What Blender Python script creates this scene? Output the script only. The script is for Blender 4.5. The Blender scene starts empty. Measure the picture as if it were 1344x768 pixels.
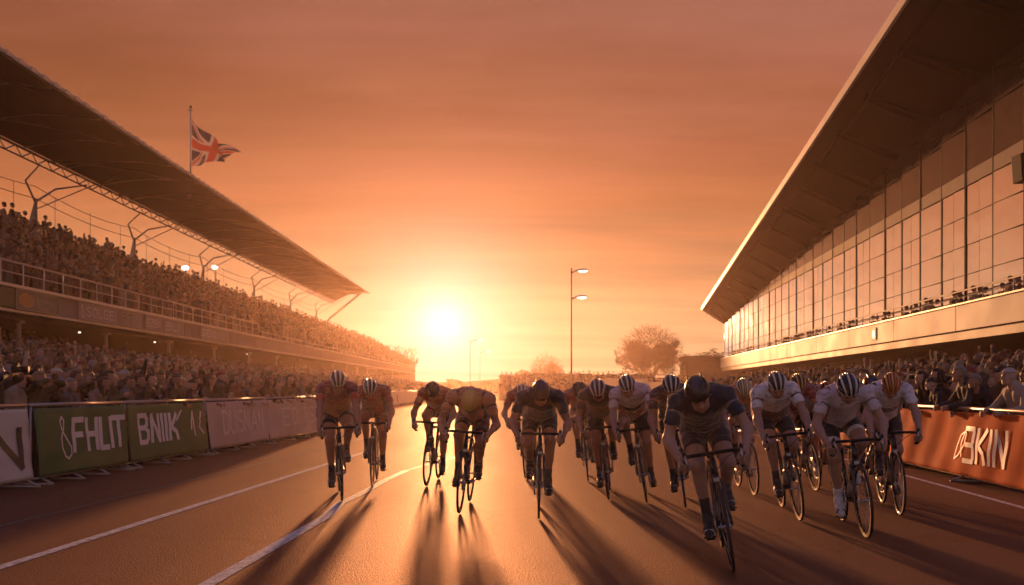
import bpy, math, random
import numpy as np
from mathutils import Vector, Matrix, Euler
SC = bpy.context.scene
COL = SC.collection
rnd = random.Random(11)
PI = math.pi
S_R = 0.09          # sideways drift of the road, right barrier and right building per metre of depth
CAM_H = 1.35

# ------------------------------------------------------------------ helpers
class MB:
    """collects shapes for ONE mesh object"""
    def __init__(self):
        self.v = []; self.f = []; self.m = []
    def add(self, vs, fs, mi=0):
        o = len(self.v)
        self.v += [tuple(p) for p in vs]
        for q in fs:
            self.f.append([o + i for i in q]); self.m.append(mi)
    def quad(self, a, b, c, d, mi=0): self.add([a, b, c, d], [(0, 1, 2, 3)], mi)
    def box(self, lo, hi, mi=0, M=None):
        x0, y0, z0 = lo; x1, y1, z1 = hi
        vs = [(x0,y0,z0),(x1,y0,z0),(x1,y1,z0),(x0,y1,z0),(x0,y0,z1),(x1,y0,z1),(x1,y1,z1),(x0,y1,z1)]
        if M is not None: vs = [M @ Vector(p) for p in vs]
        self.add(vs, [(0,3,2,1),(4,5,6,7),(0,1,5,4),(1,2,6,5),(2,3,7,6),(3,0,4,7)], mi)
    def prism(self, a, b, lo, hi, w0, w1, mi=0):
        """wall-like box running from a=(x,y) to b, from z lo to hi (each may be a pair), offset w0..w1 to its left"""
        a = Vector((a[0], a[1])); b = Vector((b[0], b[1])); d = (b - a).normalized(); n = Vector((-d.y, d.x))
        if not isinstance(lo, tuple): lo = (lo, lo)
        if not isinstance(hi, tuple): hi = (hi, hi)
        P = []
        for zz in (lo, hi):
            for p, w, k in ((a, w0, 0), (b, w0, 1), (b, w1, 1), (a, w1, 0)):
                q = p + n * w; P.append((q.x, q.y, zz[k]))
        self.add(P, [(0,3,2,1),(4,5,6,7),(0,1,5,4),(1,2,6,5),(2,3,7,6),(3,0,4,7)], mi)
    def tube(self, pts, r, n=8, mi=0, caps=True, flat=None):
        pts = [Vector(p) for p in pts]
        if not isinstance(r, (list, tuple)): r = [r] * len(pts)
        prev = None; rings = []
        for i, p in enumerate(pts):
            if i == 0: t = pts[1] - p
            elif i == len(pts) - 1: t = p - pts[i-1]
            else: t = (pts[i+1] - p).normalized() + (p - pts[i-1]).normalized()
            t = t.normalized() if t.length > 1e-9 else Vector((0, 0, 1))
            if prev is None:
                prev = t.orthogonal().normalized()
            u = prev - t * prev.dot(t)
            u = u.normalized() if u.length > 1e-6 else t.orthogonal().normalized()
            prev = u; w = t.cross(u)
            rings.append([p + (u * math.cos(2*PI*k/n) + w * math.sin(2*PI*k/n)) * r[i] for k in range(n)])
        o = len(self.v)
        for rg in rings: self.v += [tuple(q) for q in rg]
        for i in range(len(rings) - 1):
            for k in range(n):
                k2 = (k + 1) % n
                self.f.append([o+i*n+k, o+i*n+k2, o+(i+1)*n+k2, o+(i+1)*n+k]); self.m.append(mi)
        if caps:
            self.f.append([o + k for k in range(n)][::-1]); self.m.append(mi)
            e = o + (len(rings)-1)*n
            self.f.append([e + k for k in range(n)]); self.m.append(mi)
    def torus(self, c, ax, R, r, N=40, n=8, mi=0):
        c = Vector(c); ax = Vector(ax).normalized(); u = ax.orthogonal().normalized(); w = ax.cross(u)
        o = len(self.v)
        for i in range(N):
            a = 2*PI*i/N; d = u*math.cos(a) + w*math.sin(a)
            for k in range(n):
                b = 2*PI*k/n
                self.v.append(tuple(c + d*(R + r*math.cos(b)) + ax*(r*math.sin(b))))
        for i in range(N):
            j = (i+1) % N
            for k in range(n):
                k2 = (k+1) % n
                self.f.append([o+i*n+k, o+j*n+k, o+j*n+k2, o+i*n+k2]); self.m.append(mi)
    def ball(self, c, r, nu=12, nv=8, mi=0):
        c = Vector(c); r = r if isinstance(r, (tuple, list)) else (r, r, r)
        vs = [(c.x, c.y, c.z + r[2])]
        for j in range(1, nv):
            for i in range(nu):
                a = PI*j/nv; b = 2*PI*i/nu
                vs.append((c.x + r[0]*math.sin(a)*math.cos(b), c.y + r[1]*math.sin(a)*math.sin(b), c.z + r[2]*math.cos(a)))
        vs.append((c.x, c.y, c.z - r[2]))
        fs = [(0, 1+i, 1+(i+1) % nu) for i in range(nu)]
        for j in range(nv-2):
            for i in range(nu):
                a = 1+j*nu+i; b = 1+j*nu+(i+1) % nu
                fs.append((a, a+nu, b+nu, b))
        L = len(vs)-1; s = 1+(nv-2)*nu
        fs += [(s+i, L, s+(i+1) % nu) for i in range(nu)]
        self.add(vs, fs, mi)
    def build(self, name, mats, parent=None, smooth=False, bevel=0):
        return link_mesh(name, self.v, self.f, mats, parent, smooth, self.m, bevel)

def link_mesh(name, v, f, mats, parent=None, smooth=False, mi=None, bevel=0):
    me = bpy.data.meshes.new(name)
    me.from_pydata([tuple(p) for p in v], [], [list(q) for q in f])
    if not isinstance(mats, (list, tuple)): mats = [mats]
    for m in mats: me.materials.append(m)
    if mi is not None and len(mats) > 1: me.polygons.foreach_set('material_index', np.array(mi, dtype=np.int32))
    if smooth: me.polygons.foreach_set('use_smooth', np.ones(len(me.polygons), dtype=bool))
    me.update()
    o = bpy.data.objects.new(name, me); COL.objects.link(o)
    if parent is not None: o.parent = parent
    if bevel:
        b = o.modifiers.new('bevel', 'BEVEL'); b.width = bevel; b.segments = 2; b.limit_method = 'ANGLE'
    return o

def tag(o, label=None, cat=None, group=None, kind=None):
    if label: o['label'] = label
    if cat: o['category'] = cat
    if group: o['group'] = group
    if kind: o['kind'] = kind
    return o

def empty(name, loc=(0, 0, 0), rot=(0, 0, 0)):
    o = bpy.data.objects.new(name, None); COL.objects.link(o)
    o.empty_display_size = 0.2
    o.location = loc; o.rotation_euler = rot
    return o

def copy_obj(o, parent=None):
    c = o.copy(); COL.objects.link(c)
    if parent is not None: c.parent = parent
    return c

def copy_tree(o, parent=None):
    c = copy_obj(o, parent)
    for ch in list(o.children): copy_tree(ch, c)
    return c

# ------------------------------------------------------------------ materials (all procedural)
def nodes_of(m):
    m.use_nodes = True
    nt = m.node_tree
    return nt, nt.nodes, nt.links, nt.nodes['Principled BSDF']

def mat(name, col, rough=0.6, metal=0.0, var=0.18, scale=6.0, bump=0.0, bscale=60.0, spec=0.5, coat=0.0, ior=None, stretch=None, emit=None, sheen=0.0):
    m = bpy.data.materials.new(name)
    nt, N, L, B = nodes_of(m)
    B.inputs['Roughness'].default_value = rough; B.inputs['Metallic'].default_value = metal
    B.inputs['Specular IOR Level'].default_value = spec
    if coat: B.inputs['Coat Weight'].default_value = coat
    if sheen: B.inputs['Sheen Weight'].default_value = sheen; B.inputs['Sheen Roughness'].default_value = 0.4
    if ior: B.inputs['IOR'].default_value = ior
    tc = N.new('ShaderNodeTexCoord'); mp = N.new('ShaderNodeMapping')
    L.new(tc.outputs['Object'], mp.inputs['Vector'])
    if stretch: mp.inputs['Scale'].default_value = stretch
    nz = N.new('ShaderNodeTexNoise'); nz.inputs['Scale'].default_value = scale; nz.inputs['Detail'].default_value = 6
    L.new(mp.outputs['Vector'], nz.inputs['Vector'])
    mx = N.new('ShaderNodeMix'); mx.data_type = 'RGBA'
    c = Vector(col[:3])
    mx.inputs[6].default_value = (*(c * (1 - var)), 1); mx.inputs[7].default_value = (*[min(1, k * (1 + var)) for k in c], 1)
    L.new(nz.outputs['Fac'], mx.inputs[0]); L.new(mx.outputs[2], B.inputs['Base Color'])
    mr = N.new('ShaderNodeMapRange'); mr.inputs['To Min'].default_value = max(0.02, rough - 0.08); mr.inputs['To Max'].default_value = min(1, rough + 0.1)
    L.new(nz.outputs['Fac'], mr.inputs['Value']); L.new(mr.outputs['Result'], B.inputs['Roughness'])
    if bump:
        n2 = N.new('ShaderNodeTexNoise'); n2.inputs['Scale'].default_value = bscale; n2.inputs['Detail'].default_value = 4
        L.new(mp.outputs['Vector'], n2.inputs['Vector'])
        bp = N.new('ShaderNodeBump'); bp.inputs['Strength'].default_value = bump; bp.inputs['Distance'].default_value = 0.02
        L.new(n2.outputs['Fac'], bp.inputs['Height']); L.new(bp.outputs['Normal'], B.inputs['Normal'])
    if emit:
        B.inputs['Emission Color'].default_value = (*emit[0], 1); B.inputs['Emission Strength'].default_value = emit[1]
    return m

def asphalt():
    m = bpy.data.materials.new('asphalt')
    nt, N, L, B = nodes_of(m)
    tc = N.new('ShaderNodeTexCoord')
    fine = N.new('ShaderNodeTexNoise'); fine.inputs['Scale'].default_value = 42; fine.inputs['Detail'].default_value = 5; fine.inputs['Roughness'].default_value = 0.7
    L.new(tc.outputs['Object'], fine.inputs['Vector'])
    mp = N.new('ShaderNodeMapping'); mp.inputs['Scale'].default_value = (0.9, 0.10, 1)
    L.new(tc.outputs['Object'], mp.inputs['Vector'])
    big = N.new('ShaderNodeTexNoise'); big.inputs['Scale'].default_value = 1.6; big.inputs['Detail'].default_value = 7
    L.new(mp.outputs['Vector'], big.inputs['Vector'])
    vor = N.new('ShaderNodeTexVoronoi'); vor.inputs['Scale'].default_value = 85
    L.new(tc.outputs['Object'], vor.inputs['Vector'])
    r1 = N.new('ShaderNodeValToRGB')
    r1.color_ramp.elements[0].position = 0.3; r1.color_ramp.elements[0].color = (0.024, 0.0185, 0.0175, 1)
    r1.color_ramp.elements[1].position = 0.72; r1.color_ramp.elements[1].color = (0.068, 0.048, 0.041, 1)
    L.new(big.outputs['Fac'], r1.inputs['Fac'])
    r2 = N.new('ShaderNodeValToRGB')
    r2.color_ramp.elements[0].position = 0.32; r2.color_ramp.elements[0].color = (0.45, 0.45, 0.45, 1)
    r2.color_ramp.elements[1].position = 0.75; r2.color_ramp.elements[1].color = (1.8, 1.7, 1.6, 1)
    L.new(fine.outputs['Fac'], r2.inputs['Fac'])
    mu = N.new('ShaderNodeMix'); mu.data_type = 'RGBA'; mu.blend_type = 'MULTIPLY'; mu.inputs[0].default_value = 1
    L.new(r1.outputs['Color'], mu.inputs[6]); L.new(r2.outputs['Color'], mu.inputs[7])
    wn = N.new('ShaderNodeTexNoise'); wn.inputs['Scale'].default_value = 1.4; wn.inputs['Detail'].default_value = 5
    L.new(tc.outputs['Object'], wn.inputs['Vector'])
    ws = N.new('ShaderNodeMix'); ws.data_type = 'RGBA'; ws.blend_type = 'LINEAR_LIGHT'; ws.inputs[0].default_value = 0.35
    L.new(tc.outputs['Object'], ws.inputs[6]); L.new(wn.outputs['Color'], ws.inputs[7])
    ck = N.new('ShaderNodeTexVoronoi'); ck.feature = 'DISTANCE_TO_EDGE'; ck.inputs['Scale'].default_value = 0.33
    L.new(ws.outputs[2], ck.inputs['Vector'])
    cr = N.new('ShaderNodeValToRGB'); cr.color_ramp.elements[0].position = 0.0; cr.color_ramp.elements[0].color = (.35, .35, .35, 1)
    cr.color_ramp.elements[1].position = 0.012; cr.color_ramp.elements[1].color = (1, 1, 1, 1)
    L.new(ck.outputs['Distance'], cr.inputs['Fac'])
    m3 = N.new('ShaderNodeMix'); m3.data_type = 'RGBA'; m3.blend_type = 'MULTIPLY'; m3.inputs[0].default_value = .8
    L.new(mu.outputs[2], m3.inputs[6]); L.new(cr.outputs['Color'], m3.inputs[7])
    L.new(m3.outputs[2], B.inputs['Base Color'])
    mr = N.new('ShaderNodeMapRange'); mr.inputs['To Min'].default_value = 0.56; mr.inputs['To Max'].default_value = 0.74
    L.new(big.outputs['Fac'], mr.inputs['Value']); L.new(mr.outputs['Result'], B.inputs['Roughness'])
    B.inputs['Specular IOR Level'].default_value = 0.12
    ad = N.new('ShaderNodeMath'); ad.operation = 'ADD'
    L.new(fine.outputs['Fac'], ad.inputs[0]); L.new(vor.outputs['Distance'], ad.inputs[1])
    bp = N.new('ShaderNodeBump'); bp.inputs['Strength'].default_value = 0.5; bp.inputs['Distance'].default_value = 0.010
    L.new(ad.outputs[0], bp.inputs['Height']); L.new(bp.outputs['Normal'], B.inputs['Normal'])
    gl = N.new('ShaderNodeBsdfGlossy'); gl.inputs['Color'].default_value = (0.92, 0.40, 0.18, 1)  # gloss tinted orange: sunset colour of the sheen put into the road
    L.new(mr.outputs['Result'], gl.inputs['Roughness']); L.new(bp.outputs['Normal'], gl.inputs['Normal'])
    fr = N.new('ShaderNodeFresnel'); fr.inputs['IOR'].default_value = 1.36; L.new(bp.outputs['Normal'], fr.inputs['Normal'])
    fm = N.new('ShaderNodeMath'); fm.operation = 'MULTIPLY'; fm.inputs[1].default_value = 0.32; L.new(fr.outputs[0], fm.inputs[0])
    ms = N.new('ShaderNodeMixShader'); L.new(fm.outputs[0], ms.inputs[0]); L.new(B.outputs[0], ms.inputs[1]); L.new(gl.outputs[0], ms.inputs[2])
    L.new(ms.outputs[0], N['Material Output'].inputs['Surface'])
    return m

def worn_paint(name, wear=0.5, col=(0.72, 0.66, 0.6)):
    m = bpy.data.materials.new(name)
    nt, N, L, B = nodes_of(m)
    tc = N.new('ShaderNodeTexCoord')
    nz = N.new('ShaderNodeTexNoise'); nz.inputs['Scale'].default_value = 14; nz.inputs['Detail'].default_value = 8; nz.inputs['Roughness'].default_value = 0.75
    L.new(tc.outputs['Object'], nz.inputs['Vector'])
    r = N.new('ShaderNodeValToRGB')
    r.color_ramp.elements[0].position = wear - 0.10; r.color_ramp.elements[0].color = (*col, 1)
    r.color_ramp.elements[1].position = wear + 0.14; r.color_ramp.elements[1].color = (0.07, 0.055, 0.05, 1)
    L.new(nz.outputs['Fac'], r.inputs['Fac']); L.new(r.outputs['Color'], B.inputs['Base Color'])
    B.inputs['Roughness'].default_value = 0.6
    return m

def attr_mat(name, attr='tint', rough=0.8):
    m = bpy.data.materials.new(name)
    nt, N, L, B = nodes_of(m)
    a = N.new('ShaderNodeAttribute'); a.attribute_name = attr
    tc = N.new('ShaderNodeTexCoord'); nz = N.new('ShaderNodeTexNoise'); nz.inputs['Scale'].default_value = 9; nz.inputs['Detail'].default_value = 4
    L.new(tc.outputs['Object'], nz.inputs['Vector'])
    mr = N.new('ShaderNodeMapRange'); mr.inputs['To Min'].default_value = 0.45; mr.inputs['To Max'].default_value = 1.0
    L.new(nz.outputs['Fac'], mr.inputs['Value'])
    mu = N.new('ShaderNodeMix'); mu.data_type = 'RGBA'; mu.blend_type = 'MULTIPLY'; mu.inputs[0].default_value = 1
    L.new(a.outputs['Color'], mu.inputs[6]); L.new(mr.outputs['Result'], mu.inputs[7])
    L.new(mu.outputs[2], B.inputs['Base Color']); B.inputs['Roughness'].default_value = rough
    return m

M = {}
M['asphalt'] = asphalt()
M['line'] = worn_paint('line_paint', 0.55, (0.74, 0.68, 0.63))
M['line_faint'] = worn_paint('faint_line_paint', 0.40, (0.3, 0.26, 0.23))
M['ground'] = mat('dry_ground', (0.055, 0.045, 0.03), 0.95, var=0.4, scale=0.4, bump=0.4, bscale=3)
M['terrace'] = mat('terrace_concrete', (0.10, 0.085, 0.075), 0.9, var=0.3, scale=1.2, bump=0.2, bscale=12)
M['roof_metal'] = mat('dark_roof_sheeting', (0.022, 0.019, 0.019), 0.8, var=0.15, scale=1.2, bump=0.02, bscale=5, stretch=(1, .2, 1))
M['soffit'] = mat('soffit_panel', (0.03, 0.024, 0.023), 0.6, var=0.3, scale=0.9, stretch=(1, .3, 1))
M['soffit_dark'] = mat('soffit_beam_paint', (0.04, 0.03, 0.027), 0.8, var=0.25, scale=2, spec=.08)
M['steel'] = mat('painted_steel', (0.30, 0.24, 0.2), 0.45, metal=0.3, var=0.2, scale=4)
M['pale_steel'] = mat('pale_steel', (0.6, 0.52, 0.46), 0.4, metal=0.4, var=0.15, scale=5)
M['galv'] = mat('galvanised_steel', (0.48, 0.43, 0.39), 0.42, metal=0.75, var=0.22, scale=9, bump=0.1, bscale=40)
M['fascia'] = mat('fascia_cladding', (0.30, 0.235, 0.2), 0.75, var=0.22, scale=0.8, spec=.12, bump=0.06, bscale=20)
M['pale_clad'] = mat('pale_cladding', (0.33, 0.305, 0.30), 0.6, var=0.16, scale=0.5, spec=.25)
M['trim'] = mat('pale_eave_trim', (0.72, 0.62, 0.55), 0.5, var=0.1, scale=0.5)
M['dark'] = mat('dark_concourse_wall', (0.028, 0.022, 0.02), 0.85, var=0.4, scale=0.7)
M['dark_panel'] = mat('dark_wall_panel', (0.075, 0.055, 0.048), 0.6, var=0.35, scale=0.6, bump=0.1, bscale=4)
M['black'] = mat('black_plastic', (0.016, 0.015, 0.015), 0.65, var=0.3, scale=20, spec=.25)
M['rubber'] = mat('tyre_rubber', (0.018, 0.017, 0.017), 0.62, var=0.3, scale=30, bump=0.2, bscale=200)
M['carbon'] = mat('carbon_frame', (0.022, 0.02, 0.022), 0.24, var=0.3, scale=10, coat=0.6)
M['alloy'] = mat('alloy', (0.55, 0.52, 0.5), 0.3, metal=0.9, var=0.12, scale=14)
M['spoke'] = mat('spoke_steel', (0.4, 0.38, 0.36), 0.35, metal=0.8, var=0.1)
M['lamp_glow'] = mat('lamp_lens', (0.9, 0.85, 0.75), 0.3, emit=((1.0, 0.86, 0.66), 5.0))
M['small_glow'] = mat('small_lamp_lens', (0.9, 0.85, 0.75), 0.3, emit=((1.0, 0.82, 0.6), 3.0))
M['bark'] = mat('bark', (0.05, 0.035, 0.027), 0.9, var=0.4, scale=5, bump=0.5, bscale=25)
M['twig'] = mat('twigs', (0.035, 0.024, 0.017), 0.95, var=0.4, scale=2)
M['leaf'] = mat('dark_hedge_leaf', (0.045, 0.042, 0.02), 0.8, var=0.5, scale=0.6)

def glass_mat(name, col, rough, metal):
    m = mat(name, col, rough, metal=metal, var=0.06, scale=0.5)
    nt = m.node_tree; N = nt.nodes; L = nt.links; B = N['Principled BSDF']
    tc = N.new('ShaderNodeTexCoord'); nz = N.new('ShaderNodeTexNoise'); nz.inputs['Scale'].default_value = 0.55; nz.inputs['Detail'].default_value = 2
    L.new(tc.outputs['Object'], nz.inputs['Vector'])
    bp = N.new('ShaderNodeBump'); bp.inputs['Strength'].default_value = 0.22; bp.inputs['Distance'].default_value = 0.12
    L.new(nz.outputs['Fac'], bp.inputs['Height']); L.new(bp.outputs['Normal'], B.inputs['Normal'])
    for lk in list(L):
        if lk.to_socket == B.inputs['Roughness']: L.remove(lk)
    B.inputs['Roughness'].default_value = rough
    return m
M['glass'] = glass_mat('reflective_glass', (0.80, 0.84, 0.94), 0.05, 0.94)
M['glass_eave_dark'] = glass_mat('eave_reflection_glass', (0.10, 0.08, 0.072), 0.06, 0.45)  # dark mirror image of the eave put into the upper panes' colour
# ------------------------------------------------------------------ sky, sun, haze, camera
SUNV = Vector((-0.0795, 1.0, 0.0775)).normalized()
SUN_EL = math.asin(SUNV.z); SUN_AZ = math.atan2(SUNV.x, SUNV.y)

def lin(r, g, b):
    f = lambda c: (c/255/12.92) if c/255 <= 0.04045 else ((c/255+0.055)/1.055)**2.4
    return (f(r), f(g), f(b), 1)

def build_world():
    w = bpy.data.worlds.new('World'); SC.world = w; w.use_nodes = True
    nt = w.node_tree; N = nt.nodes; L = nt.links
    for n in list(N): N.remove(n)
    out = N.new('ShaderNodeOutputWorld'); bg = N.new('ShaderNodeBackground'); L.new(bg.outputs[0], out.inputs['Surface'])
    tc = N.new('ShaderNodeTexCoord'); sep = N.new('ShaderNodeSeparateXYZ'); L.new(tc.outputs['Generated'], sep.inputs[0])
    def math_(op, a, b=None, c=None, clamp=False):
        n = N.new('ShaderNodeMath'); n.operation = op; n.use_clamp = clamp
        for i, x in enumerate((a, b, c)):
            if x is None: continue
            if isinstance(x, (int, float)): n.inputs[i].default_value = x
            else: L.new(x, n.inputs[i])
        return n.outputs[0]
    def mixc(bt, fac, a, b):
        n = N.new('ShaderNodeMix'); n.data_type = 'RGBA'; n.blend_type = bt
        if isinstance(fac, (int, float)): n.inputs[0].default_value = fac
        else: L.new(fac, n.inputs[0])
        for i, x in ((6, a), (7, b)):
            if isinstance(x, tuple): n.inputs[i].default_value = x
            else: L.new(x, n.inputs[i])
        return n.outputs[2]
    z = math_('MAXIMUM', sep.outputs['Z'], 0.0)
    # cloud sheets seen from below: direction projected on a plane overhead
    den = math_('ADD', z, 0.10)
    cx = math_('DIVIDE', sep.outputs['X'], den); cy = math_('DIVIDE', sep.outputs['Y'], den)
    cmb = N.new('ShaderNodeCombineXYZ'); L.new(cx, cmb.inputs[0]); L.new(cy, cmb.inputs[1])
    mp = N.new('ShaderNodeMapping'); mp.inputs['Scale'].default_value = (0.55, 1.5, 1); mp.inputs['Location'].default_value = (3.1, 0.4, 0)
    L.new(cmb.outputs[0], mp.inputs[0])
    nz = N.new('ShaderNodeTexNoise'); nz.inputs['Scale'].default_value = 1.0; nz.inputs['Detail'].default_value = 6; nz.inputs['Roughness'].default_value = 0.5
    L.new(mp.outputs[0], nz.inputs['Vector'])
    cl = math_('SUBTRACT', nz.outputs['Fac'], 0.5)
    # elevation ramp, bent a little by the clouds
    e = math_('ADD', z, math_('MULTIPLY', cl, math_('MULTIPLY_ADD', z, 0.75, 0.03)))
    rp = N.new('ShaderNodeValToRGB'); R = rp.color_ramp
    stops = SKY_STOPS
    R.elements[0].position = stops[0][0]; R.elements[0].color = lin(*stops[0][1])
    R.elements[1].position = stops[-1][0]; R.elements[1].color = lin(*stops[-1][1])
    for p, c in stops[1:-1]:
        q = R.elements.new(p); q.color = lin(*c)
    L.new(e, rp.inputs['Fac'])
    col = rp.outputs['Color']
    # brightness streaks
    mp2 = N.new('ShaderNodeMapping'); mp2.inputs['Scale'].default_value = (0.9, 3.6, 1); mp2.inputs['Location'].default_value = (7.7, 1.9, 0); mp2.inputs['Rotation'].default_value = (0, 0, 0.12)
    L.new(cmb.outputs[0], mp2.inputs[0])
    nz2 = N.new('ShaderNodeTexNoise'); nz2.inputs['Scale'].default_value = 1.0; nz2.inputs['Detail'].default_value = 5; nz2.inputs['Roughness'].default_value = 0.55; nz2.inputs['Distortion'].default_value = 0.4
    L.new(mp2.outputs[0], nz2.inputs['Vector'])
    st = math_('ADD', math_('MULTIPLY_ADD', cl, 1.5, 1.0), math_('MULTIPLY', math_('SUBTRACT', nz2.outputs['Fac'], 0.5), 0.42))
    cs = N.new('ShaderNodeCombineColor'); [L.new(st, cs.inputs[i]) for i in range(3)]
    col = mixc('MULTIPLY', 1.0, col, cs.outputs[0])
    # angle to the sun
    dt = N.new('ShaderNodeVectorMath'); dt.operation = 'DOT_PRODUCT'; L.new(tc.outputs['Generated'], dt.inputs[0]); dt.inputs[1].default_value = SUNV
    d = dt.outputs['Value']
    # away from the sun the sky is dimmer and greyer
    away = N.new('ShaderNodeMapRange'); away.interpolation_type = 'SMOOTHSTEP'
    away.inputs['From Min'].default_value = 0.8; away.inputs['From Max'].default_value = -0.6
    L.new(d, away.inputs['Value'])
    col = mixc('MIX', away.outputs['Result'], col, mixc('MULTIPLY', 1.0, col, AWAY))
    ang = math_('ARCCOSINE', math_('MINIMUM', d, 1.0))
    def glow(sig, c):
        q = math_('DIVIDE', ang, sig); q = math_('MULTIPLY', q, q)
        g = math_('EXPONENT', math_('MULTIPLY', q, -1.0))
        n = N.new('ShaderNodeMix'); n.data_type = 'RGBA'; n.blend_type = 'MIX'
        n.inputs[6].default_value = (0, 0, 0, 1); n.inputs[7].default_value = c; L.new(g, n.inputs[0])
        return n.outputs[2]
    for sig, c in GLOWS: col = mixc('ADD', 1.0, col, glow(sig, c))
    # the physical sky adds its own share
    sky = N.new('ShaderNodeTexSky'); sky.sky_type = 'NISHITA'; sky.sun_disc = False
    sky.sun_elevation = SUN_EL; sky.sun_rotation = SUN_AZ; sky.dust_density = 6; sky.air_density = 2.0; sky.ozone_density = 0.3
    tint = mixc('MULTIPLY', 1.0, sky.outputs[0], (0.0016, 0.0008, 0.0005, 1))
    col = mixc('ADD', 1.0, col, tint)
    L.new(col, bg.inputs['Color']); bg.inputs['Strength'].default_value = 1.0

SKY_STOPS = [(0.0, (214, 162, 116)), (0.06, (213, 160, 114)), (0.13, (202, 136, 92)), (0.21, (186, 110, 68)), (0.29, (160, 92, 62)),
             (0.42, (158, 98, 80)), (0.62, (116, 88, 90)), (1.0, (84, 86, 110))]
AWAY = (0.70, 1.22, 2.3, 1)
GLOWS = [(0.24, (0.05, 0.05, 0.04, 1)), (0.11, (0.03, 0.055, 0.07, 1)), (0.075, (0.30, 0.31, 0.30, 1)), (0.028, (0.4, 0.4, 0.4, 1))]
build_world()

sl = bpy.data.lights.new('sun', 'SUN'); sl.energy = 6.0; sl.angle = math.radians(2.0); sl.color = (1.0, 0.42, 0.16)
so = bpy.data.objects.new('sun', sl); COL.objects.link(so)
so.rotation_euler = (-SUNV).to_track_quat('-Z', 'Y').to_euler(); so.location = SUNV * 100

cam = bpy.data.cameras.new('camera'); co = bpy.data.objects.new('camera', cam); COL.objects.link(co)
co.location = (0, 0, CAM_H); co.rotation_euler = (PI/2, 0, 0)
cam.lens = 30; cam.sensor_width = 36; cam.sensor_fit = 'HORIZONTAL'; cam.shift_y = 126/1344
cam.clip_end = 8000; cam.clip_start = 0.05
cam.dof.use_dof = True; cam.dof.focus_distance = 8.2; cam.dof.aperture_fstop = 2.8
SC.camera = co
SC.view_settings.view_transform = 'Standard'; SC.view_settings.look = 'None'; SC.view_settings.exposure = 0
SC.cycles.use_denoising = True
SC.cycles.max_bounces = 6; SC.cycles.diffuse_bounces = 3; SC.cycles.glossy_bounces = 4; SC.cycles.volume_bounces = 1
SC.cycles.sample_clamp_indirect = 6

# thin sunlit haze hanging over the whole course
hz = MB(); hz.box((-120, -40, -0.5), (120, 190, 17.5))
hm = bpy.data.materials.new('sunset_haze'); hm.use_nodes = True
hn = hm.node_tree
for n in list(hn.nodes): hn.nodes.remove(n)
ho = hn.nodes.new('ShaderNodeOutputMaterial'); hv = hn.nodes.new('ShaderNodeVolumeScatter')
hv.inputs['Color'].default_value = (1.0, 0.68, 0.54, 1); hv.inputs['Density'].default_value = 0.0006; hv.inputs['Anisotropy'].default_value = 0.78
hn.links.new(hv.outputs[0], ho.inputs['Volume'])
haze = hz.build('haze', hm); tag(haze, kind='structure')

# ------------------------------------------------------------------ ground, road and markings
g = MB(); g.quad((-2500, -300, -0.02), (2500, -300, -0.02), (2500, 4000, -0.02), (-2500, 4000, -0.02))
tag(g.build('ground', M['ground']), kind='structure')
g = MB(); g.quad((-14, -20, 0), (26, -20, 0), (26, 140, 0), (-14, 140, 0))
tag(g.build('road', M['asphalt']), kind='structure')
def strip(name, pts, w, m, z=0.004):
    b = MB(); L_ = []; R_ = []
    for i, p in enumerate(pts):
        p = Vector(p); a = Vector(pts[max(0, i-1)]); c = Vector(pts[min(len(pts)-1, i+1)])
        t = (c - a).normalized(); n = Vector((-t.y, t.x)) * w/2
        L_.append((p.x+n.x, p.y+n.y, z)); R_.append((p.x-n.x, p.y-n.y, z))
    for i in range(len(pts)-1): b.quad(R_[i], R_[i+1], L_[i+1], L_[i])
    return tag(b.build(name, m), kind='structure')
strip('lane_line', [(-4.27+.064*y, y) for y in (1, 4, 8, 12, 16, 19)], 0.11, M['line'])
strip('centre_line', [(-2.36+.045*y, y) for y in (1, 4, 7, 9)] + [(-2.02, 10), (-1.93, 11), (-1.86, 12.6), (-1.74, 14)], 0.12, M['line'])
strip('faded_line', [(-1.74, 14), (-1.3, 16), (-.9, 17.5)], 0.07, M['line_faint'])
strip('tar_seam', [(-5.6+.07*y, y) for y in (1, 8, 16, 26)], 0.06, M['line_faint'])
strip('edge_line', [(4.94+.087*y, y) for y in (1, 6, 10, 14, 20, 30, 50, 75)], 0.09, M['line'])

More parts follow.
